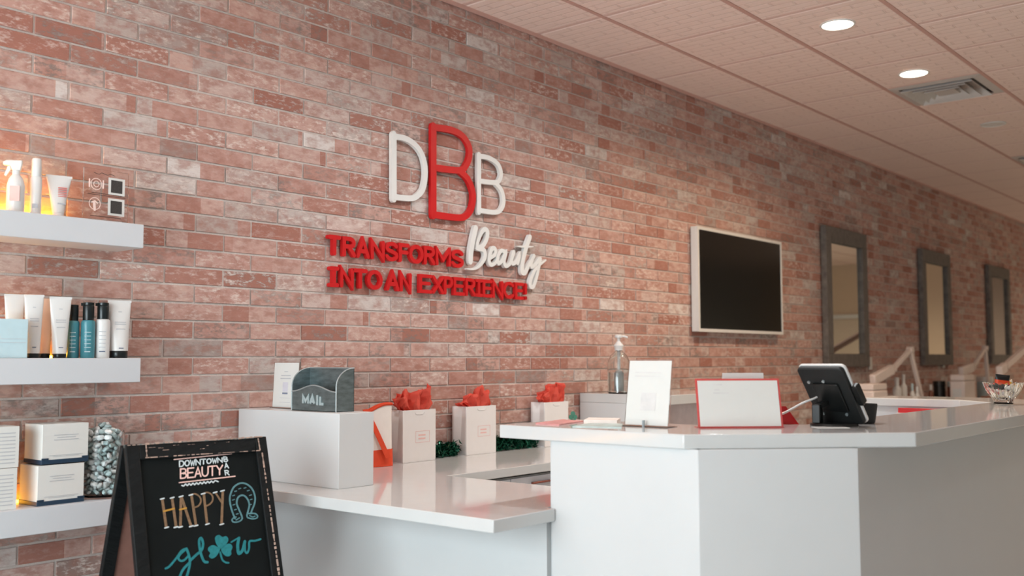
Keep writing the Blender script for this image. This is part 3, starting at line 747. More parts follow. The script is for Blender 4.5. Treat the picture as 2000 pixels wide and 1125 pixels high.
MB().tube([FO+bu*.0-fn_*.012+fv*.004, FO+bu*BWID-fn_*.012+fv*.004], .006).build('hinge_rod', M_GALV, t)
def bd(px, py, dd=-.009):
    p = on_plane(px, py, BP0+fn_*dd, fn_)-BP0; return (float(p@bu), float(p@fv))
def chalk(name, strokes, m_, dd=-.009, hgt=.0010):
    q = MB()
    for pts, w in strokes: q.stroke([bd(*p, dd) for p in pts], w, FO, bu, fv, fn_, dd, dd+hgt)
    return q.build(name, m_, t, smooth=False)
ch_w = mat('white_chalk', (205,214,216), .9, vary=.15, scale=200); ch_p = mat('pink_chalk', (236,196,186), .9, vary=.12, scale=200)
ch_y = mat('amber_chalk', (128,100,74), .9, vary=.2, scale=160); ch_yb = mat('yellow_chalk', (186,138,56), .9, vary=.12, scale=160)
ch_b = mat('blue_chalk', (88,130,136), .9, vary=.15, scale=160); ch_t = mat('teal_chalk', (34,120,126), .9, vary=.15, scale=120)
A5 = lambda pts: [(280+a/10, 870+b/10) for a, b in pts]
A6 = lambda pts: [(300+a/8.333, 930+b/8.333) for a, b in pts]
A7 = lambda pts: [(300+a/7.692, 1020+b/7.692) for a, b in pts]
px = 1/1971.4*3.2
chalk('chalk_rule', [(A5([(600,276),(1720,162)]), 2.0*px)], ch_p); chalk('chalk_rule', [(A5([(700,728),(1790,602)]), 2.2*px)], ch_p)
def chalk_word(word, x0, x1, yt0, yt1, yb0, yb1, m_, w, gap=.22, A=A5, name='chalk_letter'):
    n = len(word); cw = (x1-x0)/n
    for i, chh in enumerate(word):
        a = x0+cw*i; b = a+cw*(1-gap); ss = []
        for st in G[chh]:
            pts = []
            for (u, v) in st:
                x = a+(b-a)*u; k = (x-x0)/(x1-x0); yt = yt0+(yt1-yt0)*k; yb = yb0+(yb1-yb0)*k
                pts.append((x, yb+(yt-yb)*v))
            ss.append((A(pts), w))
        chalk(name, ss, m_)
chalk_word('DOWNTOWN', 705, 1560, 305, 240, 415, 322, ch_w, 2.3*px)
chalk_word('BEAUTY', 725, 1570, 462, 385, 645, 565, ch_p, 2.7*px, .18)
for chh, x, y in (('B', 1565, 225), ('A', 1580, 352), ('R', 1590, 490)):
    chalk('chalk_letter', [(A5([(x+70*u+.15*(1-v)*90, y+88*(1-v)) for u, v in st]), 2.2*px) for st in G[chh]], ch_w)
chalk('chalk_scribble', [(A5(spline([(750,780)]+[(750+i*36, 778-i*4.2+(18 if i % 2 else -14)) for i in range(1, 19)]+[(1460,708)], 3)), 2.4*px)], ch_w)
cw_ = 5.0*px
chalk('chalk_letter', [(A6([(140,375),(205,830)]), cw_), (A6([(300,360),(365,825)]), cw_)], ch_y)
chalk('chalk_crossbar', [(A6([(165,572),(332,528)]), 3.2*px)], ch_yb, dd=-.0078)
chalk('chalk_letter', [(A6([(445,340),(435,825)]), cw_), (A6([(452,340),(610,815)]), cw_)], ch_y)
chalk('chalk_crossbar', [(A6([(425,545),(530,520)]), 3.2*px)], ch_yb, dd=-.0078)
chalk('chalk_letter', [(A6([(615,310),(690,805)]), cw_), (A6(spline([(600,302),(680,290),(755,345),(766,420),(722,488),(642,515)])), 3*px)], ch_y)
chalk('chalk_letter', [(A6([(815,290),(870,775)]), cw_), (A6(spline([(800,288),(880,265),(948,310),(960,390),(912,458),(838,490)])), 3*px)], ch_y)
chalk('chalk_letter', [(A6([(1010,275),(1105,425)]), 3.5*px), (A6([(1125,245),(1105,780)]), cw_)], ch_y)
for a, b in ((140,368),(300,352),(445,330),(605,305),(805,285),(1000,264),(1120,238),(210,836),(362,830),(436,827),(612,815),(688,806),(875,780),(1108,782)):
    chalk('chalk_serif', [(A6([(a-28,b+8),(a+30,b-8)]), 2.6*px)], ch_w, dd=-.0076)
chalk('chalk_horseshoe', [
    (A6(spline([(1325,690),(1280,580),(1246,450),(1242,330),(1290,200),(1360,135),(1440,112),(1530,140),(1610,220),(1650,340),(1640,450),(1605,540),(1580,610)])), 3.4*px),
    (A6(spline([(1440,690),(1430,640),(1382,530),(1352,440),(1372,350),(1430,312),(1490,330),(1540,400),(1556,480),(1535,570),(1518,640)])), 3.4*px),
    (A6(spline([(1440,660),(1430,710),(1370,745),(1300,748),(1275,715),(1300,680),(1340,665)])), 2.8*px), (A6(spline([(1395,680),(1340,715)])), 2.2*px),
    (A6(spline([(1518,640),(1530,675),(1600,695),(1670,685),(1690,650),(1660,615),(1600,605),(1545,610)])), 2.8*px), (A6(spline([(1560,640),(1610,665),(1650,650)])), 2.2*px)], ch_b)
for a, b in ((1400,203),(1485,192),(1540,235),(1335,245),(1300,315),(1298,385),(1305,465),(1330,545),(1360,615),(1575,310),(1585,380),(1572,465)):
    chalk('chalk_nail_mark', [(A6([(a-16,b+5),(a+16,b-5)]), 2.0*px)], ch_b)
chalk('chalk_letter', [(A7(spline([(180,695),(240,660),(340,540),(420,430),(495,395)])), 4*px), (A7(spline([(490,400),(400,480),(372,540),(405,580),(460,568),(525,500)])), 4*px),
    (A7(spline([(495,400),(530,500),(545,600),(525,720),(490,830),(440,930),(380,900),(400,800),(450,700),(545,600)])), 4.6*px)], ch_t)
chalk('chalk_letter', [(A7(spline([(545,580),(640,490),(720,420),(742,320),(715,240),(686,270),(690,380),(718,500),(760,590),(810,600)])), 4.8*px)], ch_t)
q = MB()
for leaf in ([(1000,400),(935,310),(925,225),(980,190),(1030,222),(1090,210),(1122,262),(1085,335)], [(992,395),(900,345),(832,370),(815,420),(850,462),(830,512),(872,546),(932,520),(985,440)], [(1012,405),(1085,335),(1150,325),(1185,372),(1162,432),(1166,482),(1120,515),(1058,490)]):
    q.prism([bd(*p) for p in A7(spline(leaf, 3, True))], FO, bu, fv, fn_, -.009, -.008)
q.stroke([bd(*p) for p in A7(spline([(1000,450),(1030,560),(1080,603),(1125,610)]))], 3.5*px, FO, bu, fv, fn_, -.009, -.008)
q.build('chalk_shamrock', ch_t, t, smooth=False)
chalk('chalk_letter', [(A7(spline([(1165,300),(1230,260),(1290,228)])), 3*px), (A7(spline([(1280,240),(1262,350),(1278,468),(1335,420),(1370,290)])), 6*px), (A7(spline([(1370,290),(1372,420),(1400,462),(1432,400),(1440,290),(1520,280),(1605,255)])), 4*px)], ch_t)
# paint rubbed off along the edges
rr = random.Random(5)
def worn(pts, w, dd, n=26):
    q = MB(); P = [bd(*p, dd) for p in pts]; P = [np.array(p) for p in P]
    for i in range(n):
        a = P[0]+(P[1]-P[0])*(i/n); b = P[0]+(P[1]-P[0])*((i+rr.uniform(.55,1.05))/n)
        if rr.random() < .14: continue
        q.stroke([a, b], w*rr.uniform(.3,1.2), FO, bu, fv, fn_, dd, dd+.0006, cap=False)
    return q.build('worn_edge', M_WOOD, t, smooth=False)
worn([(284,894),(508,880)], .003, -.0005); worn([(284,866),(512,853)], .004, -.0005); worn([(285,868),(287,893)], .004, -.0005, 5); worn([(504,856),(508,880)], .005, -.0002, 6)
worn([(512,884),(545,1125)], .006, .0001, 30); worn([(249,870),(505,854)], .003, .0002, 30)
for k in range(12):
    a = rr.uniform(290, 495); b = rr.uniform(866, 884)-(a-290)*.06
    worn([(a, b), (a+rr.uniform(5, 18), b-1)], .0015, -.0005, 2)

# ================================================================== RECEPTION DESK (low, L shaped)
ZL = HC-.475; TL = .040
LX0, LX1, LYF = 2.272, 3.01, -1.548
BKY = -.645; BKX = 4.774
desk = thing('reception_desk', 'low white reception desk with glossy white top running along the brick wall', 'desk', (LX0+.3, -.7, 0))
def loc(o_, pts): return [(p[0]-o_.location[0], p[1]-o_.location[1]) for p in pts]
LPOLY = [(LX0,-.0135),(LX0,LYF),(2.5695,LYF),(2.5695,-1.5105),(LX1,-1.5105),(LX1,BKY),(BKX,BKY),(BKX,-.0135)]
MB().slab(loc(desk, LPOLY), ZL-TL, ZL).build('worktop', M_QUARTZ, desk, bevel=.003)
def pan(o_, x0, x1, y0, y1, z0, z1, name, m_=M_LAM, bev=.001):
    return MB().box(x0-o_.location[0], x1-o_.location[0], y0-o_.location[1], y1-o_.location[1], z0, z1).build(name, m_, o_, bevel=bev)
pan(desk, 2.572, 2.592, -1.511, -.02, 0, ZL-TL, 'front_panel')
pan(desk, 2.592, LX1-.03, -1.511, -1.491, 0, ZL-TL, 'end_panel')
pan(desk, LX1-.05, LX1-.03, -1.491, BKY+.02, 0, ZL-TL, 'inner_panel')
pan(desk, LX1-.03, BKX-.02, BKY+.045, BKY+.065, .08, ZL-TL-.012, 'back_run_carcass')
n = 4; wd = (BKX-.05-LX1-.02)/n
M_DRAW = mat('pale_grey_drawer', (222,224,230), .4, vary=.01)
for k in range(n):
    a = LX1+.01+wd*k
    o = pan(desk, a+.003, a+wd-.003, BKY+.026, BKY+.045, .42, ZL-TL-.016, 'drawer_front', M_DRAW, .002)
    MB().box(a+wd/2-.07-desk.location[0], a+wd/2+.07-desk.location[0], BKY+.010-desk.location[1], BKY+.026-desk.location[1], ZL-TL-.05, ZL-TL-.042).build('drawer_pull', mat('copper_pull', (150,92,80), .35, metal=.7), o, bevel=.002)
    pan(desk, a+.003, a+wd-.003, BKY+.026, BKY+.045, .09, .415, 'cabinet_door', M_DRAW, .002)

# raised white plinth at the wall end of the desk
ZP = HC-.199
pl = thing('raised_plinth', 'white raised block on the desk carrying the mail holder', 'plinth', (2.525, -.33, ZL))
MB().box(-.085, .085, -.314, .3165, 0, ZP-ZL).build('block', M_LAM, pl, bevel=.002)
# credenza: tall white end block with a counter along the wall
cr = thing('wall_cabinet', 'tall white cabinet along the brick wall under the sanitizer bottle', 'cabinet', (4.78, -.3, 0))
def cb(x0, x1, y0, y1, z0, z1, name, m_=M_LAM, bev=.002): return MB().box(x0-4.78, x1-4.78, y0+.3, y1+.3, z0, z1).build(name, m_, cr, bevel=bev)
cb(4.778, 5.60, -.625, -.0135, ZP-.052, ZP, 'top_slab', M_QUARTZ)
cb(4.778, 4.80, -.605, -.0135, 0, ZP-.0525, 'end_panel'); cb(5.575, 5.598, -.605, -.0135, 0, ZP-.0525, 'end_panel')
cb(4.80, 5.575, -.575, -.555, 0, ZP-.0525, 'front_panel', mat('blush_cabinet_front', (214,200,200), .4))

# ================================================================== RAISED BAR (U shaped with 45 degree corners)
ZH = HC-.218; TH = .043
bar_ = thing('reception_bar', 'raised white reception bar with angled corners and glossy white top', 'counter', (2.9, -2.0, 0))
OUT = [(2.555,-1.325),(2.555,-2.030),(3.048,-2.520),(5.45,-2.520),(5.95,-2.02),(5.95,-1.405)]
INN = [(5.56,-1.405),(5.56,-1.90),(5.34,-2.115),(3.19,-2.115),(2.955,-1.87),(2.955,-1.325)]
MB().slab(loc(bar_, OUT+INN), ZH-TH, ZH).build('bar_top', M_QUARTZ, bar_, bevel=.004, seg=3)
BODY = [(2.572,-1.532),(2.572,-2.066),(2.912,-2.398),(5.46,-2.398),(5.86,-2.01),(5.86,-1.45)]
TP = .02
def facet(a, b, z0, z1, name, m_=M_LAM, th=TP):
    a, b = np.array(a), np.array(b); d = b-a; L = np.linalg.norm(d); d /= L; nn = np.array([d[1], -d[0]])*-1   # inwards
    poly = [a, b, b+nn*th, a+nn*th]
    return MB().slab(loc(bar_, poly), z0, z1).build(name, m_, bar_, bevel=.0012)
for i in range(5): facet(BODY[i], BODY[i+1], 0, ZH-TH, 'front_panel')
IB = [(2.93,-1.532),(2.93,-1.885),(3.19,-2.14),(5.335,-2.14),(5.585,-1.895),(5.585,-1.45)]
for i in range(5): facet(IB[i+1], IB[i], .0, ZH-TH, 'inner_panel')
MB().slab(loc(bar_, [(2.5925,-1.532),(2.93-.0205,-1.532),(2.93-.0205,-1.512),(2.5925,-1.512)]), 0, ZH-TH).build('end_panel', M_LAM, bar_)
MB().slab(loc(bar_, [(5.606,-1.45),(5.839,-1.45),(5.839,-1.43),(5.606,-1.43)]), 0, ZH-TH).build('end_panel', M_LAM, bar_)

# red board and papers kept on the inside of the far arm
t = thing('red_board', 'flat red board under the far end of the reception bar', 'board', (5.50, -1.72, .60), 0)
MB().prism([(-.19,0),(.160,0),(.160,.404),(-.12,.404),(-.12,.362),(-.19,.362)], (0,0,0), (0,-1,0), (-.0,0,1), (1,0,0), 0, .012).build('panel', M_RED, t, bevel=.002)
MB().box(-.012, -.001, .055, .125, .325, .378).build('white_note', M_PAPER, t)
tag(MB().box(5.22, 5.47, -2.0, -1.45, .56, .60).build('inner_shelf', M_LAM), 'low white work shelf inside the far end of the bar', 'shelf')
tag(MB().box(5.24, 5.46, -1.98, -1.47, 0, .558).build('under_shelf_cabinet', M_LAM), 'low white cabinet under the inner work shelf of the bar', 'cabinet')

# ================================================================== ON THE PLINTH
def card_holder(name, label, loc_, rz, w, h, lean, m_frame, frame, mk, cat='sign'):
    """sheet in a leaning holder; local x to the right, front faces -y"""
    t = thing(name, label, cat, loc_, rz)
    V = np.array([0, math.sin(lean), math.cos(lean)]); Nn = np.array([0, -math.cos(lean), math.sin(lean)])
    def pl(x0, x1, z0, z1, d0, d1, nm, m_, bev=0): return MB().prism([(x0,z0),(x1,z0),(x1,z1),(x0,z1)], (0,0,.002), (1,0,0), V, Nn, d0, d1).build(nm, m_, t, bevel=bev)
    if frame is not None: pl(-w/2-frame, w/2+frame, 0, h+frame, -.003, -.0002, 'holder_back', m_frame, .0008)
    pl(-w/2, w/2, .003, h, 0, .0012, 'sheet', M_PAPER)
    mk(pl)
    foot = MB(); foot.box(-w/2-(frame or 0), w/2+(frame or 0), -.012, .055, 0, .002); foot.build('foot', m_frame if frame is not None else M_PAPER, t)
    return t
def marks1(pl):
    pl(-.012, .012, .146, .149, .0013, .0018, 'print', M_INK)
    pl(-.032, .030, .130, .134, .0013, .0018, 'print', M_INK); pl(-.036, .032, .118, .122, .0013, .0018, 'print', M_INK)
    pl(-.018, .016, .066, .105, .0013, .0018, 'picture', mat('lilac_print', (205,203,212), .6)); pl(-.018, .016, .056, .063, .0013, .0020, 'print', mat('slate_print', (120,128,148), .6))
    pl(-.034, .034, .040, .0412, .0013, .0018, 'print', M_INK); pl(-.034, .034, .022, .0232, .0013, .0018, 'print', M_INK)
card_holder('tabletop_sign', 'small white card sign beside the mail holder on the plinth', (2.560, -.158, ZP), -PI/2, .160, .184, math.radians(3), M_ACRYL, .004, marks1)

t = thing('mail_holder', 'galvanised metal mail holder with MAIL lettering on the white plinth', 'mail holder', (2.495, -.425, ZP), -PI/2)
w, dp, hf, hb_ = .270, .088, .096, .166; th = .0018
q = MB()
def front_edge(u): return hf-.010+.013*math.cos((u-.5)*2*PI*1.0)+.004*abs(u-.5)
top = [(-w/2+w*i/24, front_edge(i/24)) for i in range(25)]
q.prism([(-w/2,0),(w/2,0)]+top[::-1], (0,0,0), (1,0,0), (0,0,1), (0,1,0), 0, th); q.build('front_sheet', M_GALV, t)
MB().tube([(x, 0, z) for x, z in top], .0028, 8).build('front_rim', M_GALVL, t)
MB().box(-w/2, w/2, dp-th, dp, 0, hb_).build('back_sheet', M_GALV, t)
MB().tube([(-w/2, dp, hb_), (w/2, dp, hb_)], .0028, 8).build('back_rim', M_GALVL, t)
side = [(0,0),(dp,0),(dp,hb_)]+[(dp-(dp)*math.sin(a), hf+(hb_-hf)*math.cos(a)) for a in [PI/2*i/10 for i in range(1, 11)]]
for s in (-1, 1):
    MB().prism(side, (s*w/2,0,0), (0,1,0), (0,0,1), (-s,0,0), 0, th).build('side_sheet', M_GALV, t)
    MB().tube([(s*w/2, y, z) for y, z in side[2:]]+[(s*w/2, 0, 0)], .0026, 8).build('side_rim', M_GALVL, t)
MB().box(-w/2, w/2, 0, dp, 0, .002).build('base_sheet', M_GALV, t)
lx = -.066
for chh, wd in (('M', .040), ('A', .034), ('I', .019), ('L', .028)):
    q = MB()
    for st in G[chh]: q.stroke([(lx+u*(wd-.008)+.004, .029+v*.028) for u, v in st], .0108, (0,0,0), (1,0,0), (0,0,1), (0,-1,0), 0, .003, cap=False)
    q.build('letter', mat('pale_metal_letter', (176,192,194), .5, metal=.3), t); lx += wd+.004

# ================================================================== TOTE AND GIFT BAGS
t = thing('tote_bag', 'white tote bag with orange trim and strap between plinth and gift bag', 'bag', (3.055, -.115, ZL), math.radians(-18))
def tote(u, v):   # soft wedge of canvas
    a = 2*PI*u; x = .105*np.sign(math.cos(a))*abs(math.cos(a))**.6; th = (.05*(1-v)+.014)
    y = th*np.sign(math.sin(a))*abs(math.sin(a))**.7
    z = .235*v+(.022*math.cos((x-.075)*20)+.008)*v*v+.012*(x/.105)*v*v
    return (x*(1+.05*v), y, z)
q = MB(); q.grid(tote, 48, 14, wrap=True); q.f.append(tuple(i*14 for i in range(47,-1,-1))); q.build('canvas_body', M_CANVAS, t)
MB().tube([tote(i/48, 1.0) for i in range(49)], .0065, 8).build('trim', M_ORANGE, t)
q = MB(); q.grid(lambda u, v: tuple(np.array(tote(u, v*.30))*np.array([1.03,1.06,1])+np.array([0,0,.001])), 48, 6, wrap=True); q.build('orange_base', M_ORANGE, t)
def strap(i):
    k = i/14; return np.array([-.028+.09*k**.9, -.020-.052*k, .252-.215*k+.0*k])
q = MB(); vs = []; fs = []
for i in range(15):
    p = strap(i); vs += [p+np.array([-.012,0,.0]), p+np.array([.012,0,.003]), p+np.array([.012,-.003,.003]), p+np.array([-.012,-.003,0])]
for i in range(14):
    for j in range(4): fs.append((i*4+j, i*4+(j+1)%4, i*4+4+(j+1)%4, i*4+4+j))
q.add(vs, fs).build('strap', M_ORANGE, t)

def gift_bag(x, y, rz, w, dp, h, label, prof, seed):
    t = thing('gift_bag', label, 'gift bag', (x, y, ZL), rz, 'white gift bags with coral tissue on the desk')
    th = .0012
    q = MB(); q.box(-w/2, w/2, -dp/2, -dp/2+th, 0, h); q.build('front_face', M_BAG, t)
    MB().box(-w/2, w/2, dp/2-th, dp/2, 0, h).build('back_face', M_BAG, t)
    for s in (-1, 1):    # gusset folded slightly inwards
        def gs(u, v): 
            k = 1-abs(2*u-1); return (s*(w/2-.022*k*(.25+.75*v)), -dp/2+dp*u, h*v)
        MB().grid(gs, 9, 5).build('gusset', M_BAG, t, solid=.001, angle=20)
    MB().box(-w/2, w/2, -dp/2, dp/2, 0, .002).build('base', M_BAG, t)
    q = MB(); bx, bz, bw2, bh = 0.02, .115, .046, .026
    q.stroke([(bx-bw2,bz-bh),(bx+bw2,bz-bh),(bx+bw2,bz+bh),(bx-bw2,bz+bh)], .0016, (0,-dp/2,0), (1,0,0), (0,0,1), (0,-1,0), 0, .0006, closed=True)
    for zz in (-.008, .008): q.box(bx-bw2*.6, bx+bw2*.4, -dp/2-.0006, -dp/2, bz+zz-.004, bz+zz+.003)
    q.build('logo_print', M_PINKINK, t)
    MB().stroke(spline([(-.03,h-.012),(-.02,h-.02),(.02,h-.02),(.03,h-.012)], 4), .0022, (0,-dp/2,0), (1,0,0), (0,0,1), (0,-1,0), 0, .002).build('handle_ribbon', M_BAG, t)
    rg = random.Random(seed)
    us = [p[0] for p in prof]; hs = [p[1] for p in prof]
    for lay in range(3):
        ph = rg.uniform(0, 6); ph2 = rg.uniform(0, 6); yo = (-.028, .0, .026)[lay]; sc_ = (1.0, .92, .78)[lay]
        jit = [rg.uniform(-.006, .006) for _ in range(400)]
        def sheet(u, v):
            k = int(u*24)*9+int(v*8)
            hh = float(np.interp(u, us, hs))*sc_+.05
            xx = (u-.5)*((w-.062) if v*hh < .046 else (w-.062)+(w*1.0-(w-.062))*min(1, (v*hh-.046)/.02))
            fold = .016*math.sin(u*17+ph+v*2)+.010*math.sin(u*31+ph2-v*4)
            yy = yo*(1-.3*v)+fold*(.25+.75*v)
            yy = max(min(yy, dp/2-.006), -dp/2+.006) if v < .55 else yy
            return (xx+jit[k]*v*1.3, yy+jit[(k*7) % 400]*v, h-.045+hh*v*.96+jit[(k*3) % 400]*v*.6)
        MB().grid(sheet, 25, 9).build('tissue_paper', M_TISSUE, t, solid=.0006, angle=12)
    return t
gift_bag(3.335, -.105, math.radians(1), .215, .095, .240, 'gift bag with coral tissue nearest the tote bag', [(0,.055),(.12,.075),(.22,.105),(.34,.080),(.5,.088),(.66,.086),(.82,.10),(.97,.122),(1,.10)], 4)
gift_bag(3.795, -.078, math.radians(1), .225, .095, .240, 'gift bag with coral tissue in the middle of the three', [(0,.012),(.14,.02),(.24,.062),(.40,.060),(.50,.068),(.62,.112),(.70,.075),(.84,.082),(.95,.06),(1,.006)], 9)
gift_bag(4.412, -.078, math.radians(1), .215, .095, .240, 'gift bag with coral tissue half hidden behind the raised bar', [(0,.008),(.1,.03),(.25,.060),(.42,.102),(.5,.096),(.66,.1),(.86,.108),(.95,.07),(1,.01)], 15)

# green tinsel garland lying on the desk behind the bags
rr = random.Random(21)
M_TINS = mat('green_tinsel_foil', (10,74,54), .22, metal=.6, vary=.6, scale=90)
def garland(x0, x1, label):
    q = MB()
    for i in range(int(3400*(x1-x0))):
        c = np.array([rr.uniform(x0+.02, x1-.02), rr.gauss(-.075, .018), rr.uniform(.004, .074)*rr.uniform(.6,1)])
        c[1] = min(max(c[1], -.12), -.038)
        d_ = np.array([rr.gauss(0,1), rr.gauss(0,.7), rr.gauss(0,.7)]); d_ /= np.linalg.norm(d_); e = np.cross(d_, (rr.random(), rr.random(), rr.random())); e /= np.linalg.norm(e)
        l, w_ = rr.uniform(.010, .022), .0042
        a = c-d_*l; b2 = c+d_*l; mid = c+e*.004
        P = [a-e*w_*.3, a+e*w_*.3, mid+e*w_, mid-e*w_, b2+e*w_*.3, b2-e*w_*.3]
        for p in P: p[2] = max(p[2], .001); p[1] = min(p[1], -.016)
        q.add([(p[0]-x0, p[1]+.075, p[2]) for p in P], [(0,1,2,3), (3,2,4,5)])
    o = q.build('tinsel_garland', M_TINS, None, loc=(x0, -.075, ZL), smooth=False)
    return tag(o, label, 'garland')
garland(3.445, 3.682, 'short stretch of dark green tinsel between the first two gift bags')
garland(3.91, 4.30, 'longer stretch of dark green tinsel between the last two gift bags')

# ================================================================== HAND SANITIZER on the cabinet
t = thing('sanitizer_bottle', 'clear pump bottle of hand sanitizer on the white wall cabinet', 'bottle', (4.86, -.235, ZP), math.radians(-50))
MB().lathe([(0,0),(.060,0),(.066,.006),(.066,.175),(.050,.215),(.020,.245),(.020,.262),(.017,.262),(.017,.247),(.046,.214),(.063,.174),(.063,.008),(0,.004)], 40, cap=False).build('bottle_body', M_GLASS, t)
MB().lathe([(0,.005),(.062,.009),(.0625,.120),(0,.121)], 40, cap=False).build('gel', mat('clear_gel', (244,248,250), .0, trans=1.0, ior=1.33, vary=0), t)
MB().lathe([(.024,.248),(.024,.262),(.029,.270),(.029,.276),(.010,.300),(.008,.300)], 28).build('pump_collar', M_WHPL, t)
q = MB(); q.lathe([(.009,.300),(.009,.318),(.022,.322),(.022,.334),(.016,.338),(0,.338)], 24); q.tube([(0,0,.329),(.035,0,.329),(.052,0,.322)], .006); q.build('pump_nozzle', M_WHPL, t)
q = MB(); q.tube([(0,0,.262),(0,0,.010)], .009, 12); q.build('dip_tube', M_WHPL, t)
MB().lathe([(.019,.012),(.021,.014),(.021,.128),(.014,.134)], 24).build('pump_cylinder', mat('milky_plastic', (232,230,228), .35, trans=.25), t)

# ================================================================== ON THE RAISED BAR
def P3(px, py): p = on_level(px, py, ZH); return p
def marks2(pl):
    for z in (.172, .160): pl(-.055, .045, z, z+.003, .0013, .0018, 'print', mat('faint_print', (214,212,210), .6))
    pl(-.026, .030, .050, .108, .0013, .0018, 'picture', mat('faint_print', (214,212,210), .6))
a = P3(1218, 833); b = P3(1305, 837)
t = card_holder('tabletop_sign', 'leaning white sheet in a clear holder on the raised bar', (2.765, -1.767, ZH), -PI/2+.02, .158, .212, math.radians(9), M_ACRYL, .004, marks2)
MB().box(-.003, .003, -.020, -.013, 0, .022).build('front_clip', mat('grey_clip', (150,160,164), .4), t)
def marks3(pl):
    for x, z, w_ in ((-.08, .135, .03), (-.076, .118, .016), (-.08, .108, .05), (.02, .118, .01)):
        pl(x, x+w_, z, z+.004, .0013, .0018, 'print', mat('faint_print', (214,212,210), .6))
M_PINKACR = mat('pink_clear_acrylic', (244,118,114), .05, trans=.55, ior=1.3, vary=0)
card_holder('tabletop_sign', 'wide white sheet in a pink-edged acrylic holder on the bar', (2.907, -2.028, ZH), -PI/4-.03, .258, .150, math.radians(14), M_PINKACR, .007, marks3)
# white card standing behind
t = thing('folded_card', 'blank white folded card behind the pink-edged holder', 'card', (3.02, -1.985, ZH), -PI/4-.03)
MB().prism([(-.068,0),(.068,0),(.068,.172),(-.068,.172)], (0,0,0), (1,0,0), (0,math.sin(.12),math.cos(.12)), (0,-1,0), 0, .0015).build('front_leaf', M_PAPER, t)
MB().prism([(-.068,0),(.068,0),(.068,.172),(-.068,.172)], (0,.045,0), (1,0,0), (0,-math.sin(.13),math.cos(.13)), (0,1,0), 0, .0015).build('rear_leaf', M_PAPER, t)
# red wedge display
t = thing('red_stand', 'small bright red wedge stand between the acrylic holder and tablet', 'stand', (3.155, -2.06, ZH), -PI/4)
q = MB(); q.prism([(-.085,0),(.045,0),(.002,.060),(-.085,.060)], (0,0,0), (1,0,0), (0,0,1), (0,1,0), -.004, .0); q.build('red_plate', M_RED, t)
MB().prism([(0,0),(.05,0),(0,.058)], (-.082,0,0), (0,1,0), (0,0,1), (1,0,0), 0, .004).build('rear_strut', M_RED, t)

# tablet till
t = thing('tablet_stand', 'black tablet till on a swivel stand, seen from behind, on the bar', 'tablet', (3.190, -2.212, ZH))
MB().lathe([(.0,0),(.074,0),(.076,.003),(.074,.008),(0,.009)], 48, cap=False).build('base_plate', M_BLACK, t)
tl = math.radians(36)
TN0 = np.array([-.985, .17, 0.0])                      # the back of the tablet looks this way
TU = np.array([-.17, -.985, 0.0])
TV = np.array([0,0,1.0])*math.cos(tl)+TN0*math.sin(tl)
TNN = TN0*math.cos(tl)-np.array([0,0,1.0])*math.sin(tl)
def rrect(x0, x1, z0, z1, r):
    o = []
    for cx, cz, a0 in ((x1-r,z1-r,0),(x0+r,z1-r,90),(x0+r,z0+r,180),(x1-r,z0+r,270)):
        o += [(cx+r*math.cos(math.radians(a0+i*15)), cz+r*math.sin(math.radians(a0+i*15))) for i in range(7)]
    return o
TO = np.array([-.010, .0, .102])
MB().prism(rrect(-.083,.083,-.112,.112,.014), TO, TU, TV, TNN, -.003, .013).build('tablet_case', M_BLACKMAT, t, bevel=.004)
MB().prism(rrect(-.085,.087,-.116,.114,.016), TO, TU, TV, TNN, -.013, -.0035).build('white_rim', M_WHPL, t, bevel=.002)
MB().prism(rrect(-.079,.079,-.108,.108,.006), TO, TU, TV, TNN, -.0145, -.0132).build('screen', mat('black_screen', (12,12,12), .12), t)
MB().prism(rrect(-.045,.050,-.055,.055,.006), TO, TU, TV, TNN, .0132, .022).build('mount_plate', M_BLACK, t, bevel=.002)
MB().box(-.062, -.034, .020, .048, .009, .070).build('stem', M_BLACK, t, bevel=.003)
MB().bar((-.048,.034,.064), TO+TNN*.022+TU*-.02+TV*-.02, .026, .018).build('hinge_arm', M_BLACK, t, bevel=.002)
for u_, v_ in ((-.055,.058),(.000,.062),(.034,-.070),(-.052,-.070)):
    q = MB(); c = TO+TU*u_+TV*v_; q.tube([c+TNN*.0125, c+TNN*.017], .0052, 12); q.build('screw_head', M_GALVL, t)
MB().prism(rrect(.088,.108,-.035,.040,.006), TO, TU, TV, TNN, -.012, .012).build('card_slot', M_BLACK, t, bevel=.002)
c0 = TO+TU*-.045+TV*.004+TNN*.014
cab = [c0, c0+TNN*.012, c0+np.array([-.050,.030,-.024]), c0+np.array([-.100,.060,-.050]), np.array([-.150,.118,.036]), np.array([-.165,.15,.0045])]
MB().tube(spline(cab, 5), .0036, 10).build('charging_cable', M_WHPL, t)
tag(MB().box(-.05, .05, -.032, .032, 0, .0012).build('paper_slip', M_PAPER, None, loc=(3.10, -2.238, ZH)), 'white paper slip lying in front of the tablet till', 'paper').rotation_euler = (0, 0, math.radians(-46))
t = thing('pen_cup', 'dark round cup behind the tablet till on the bar', 'cup', (3.365, -2.245, ZH))
MB().lathe([(0,0),(.030,0),(.034,.004),(.042,.058),(.042,.066),(.039,.066),(.038,.058),(.031,.008),(0,.006)], 32, cap=False).build('cup_wall', M_BLACKMAT, t)
MB().lathe([(0,.050),(.036,.050),(.036,.052),(0,.052)], 24, cap=False).build('tan_filling', mat('tan_filling', (170,120,96), .8, vary=.2, scale=200), t)

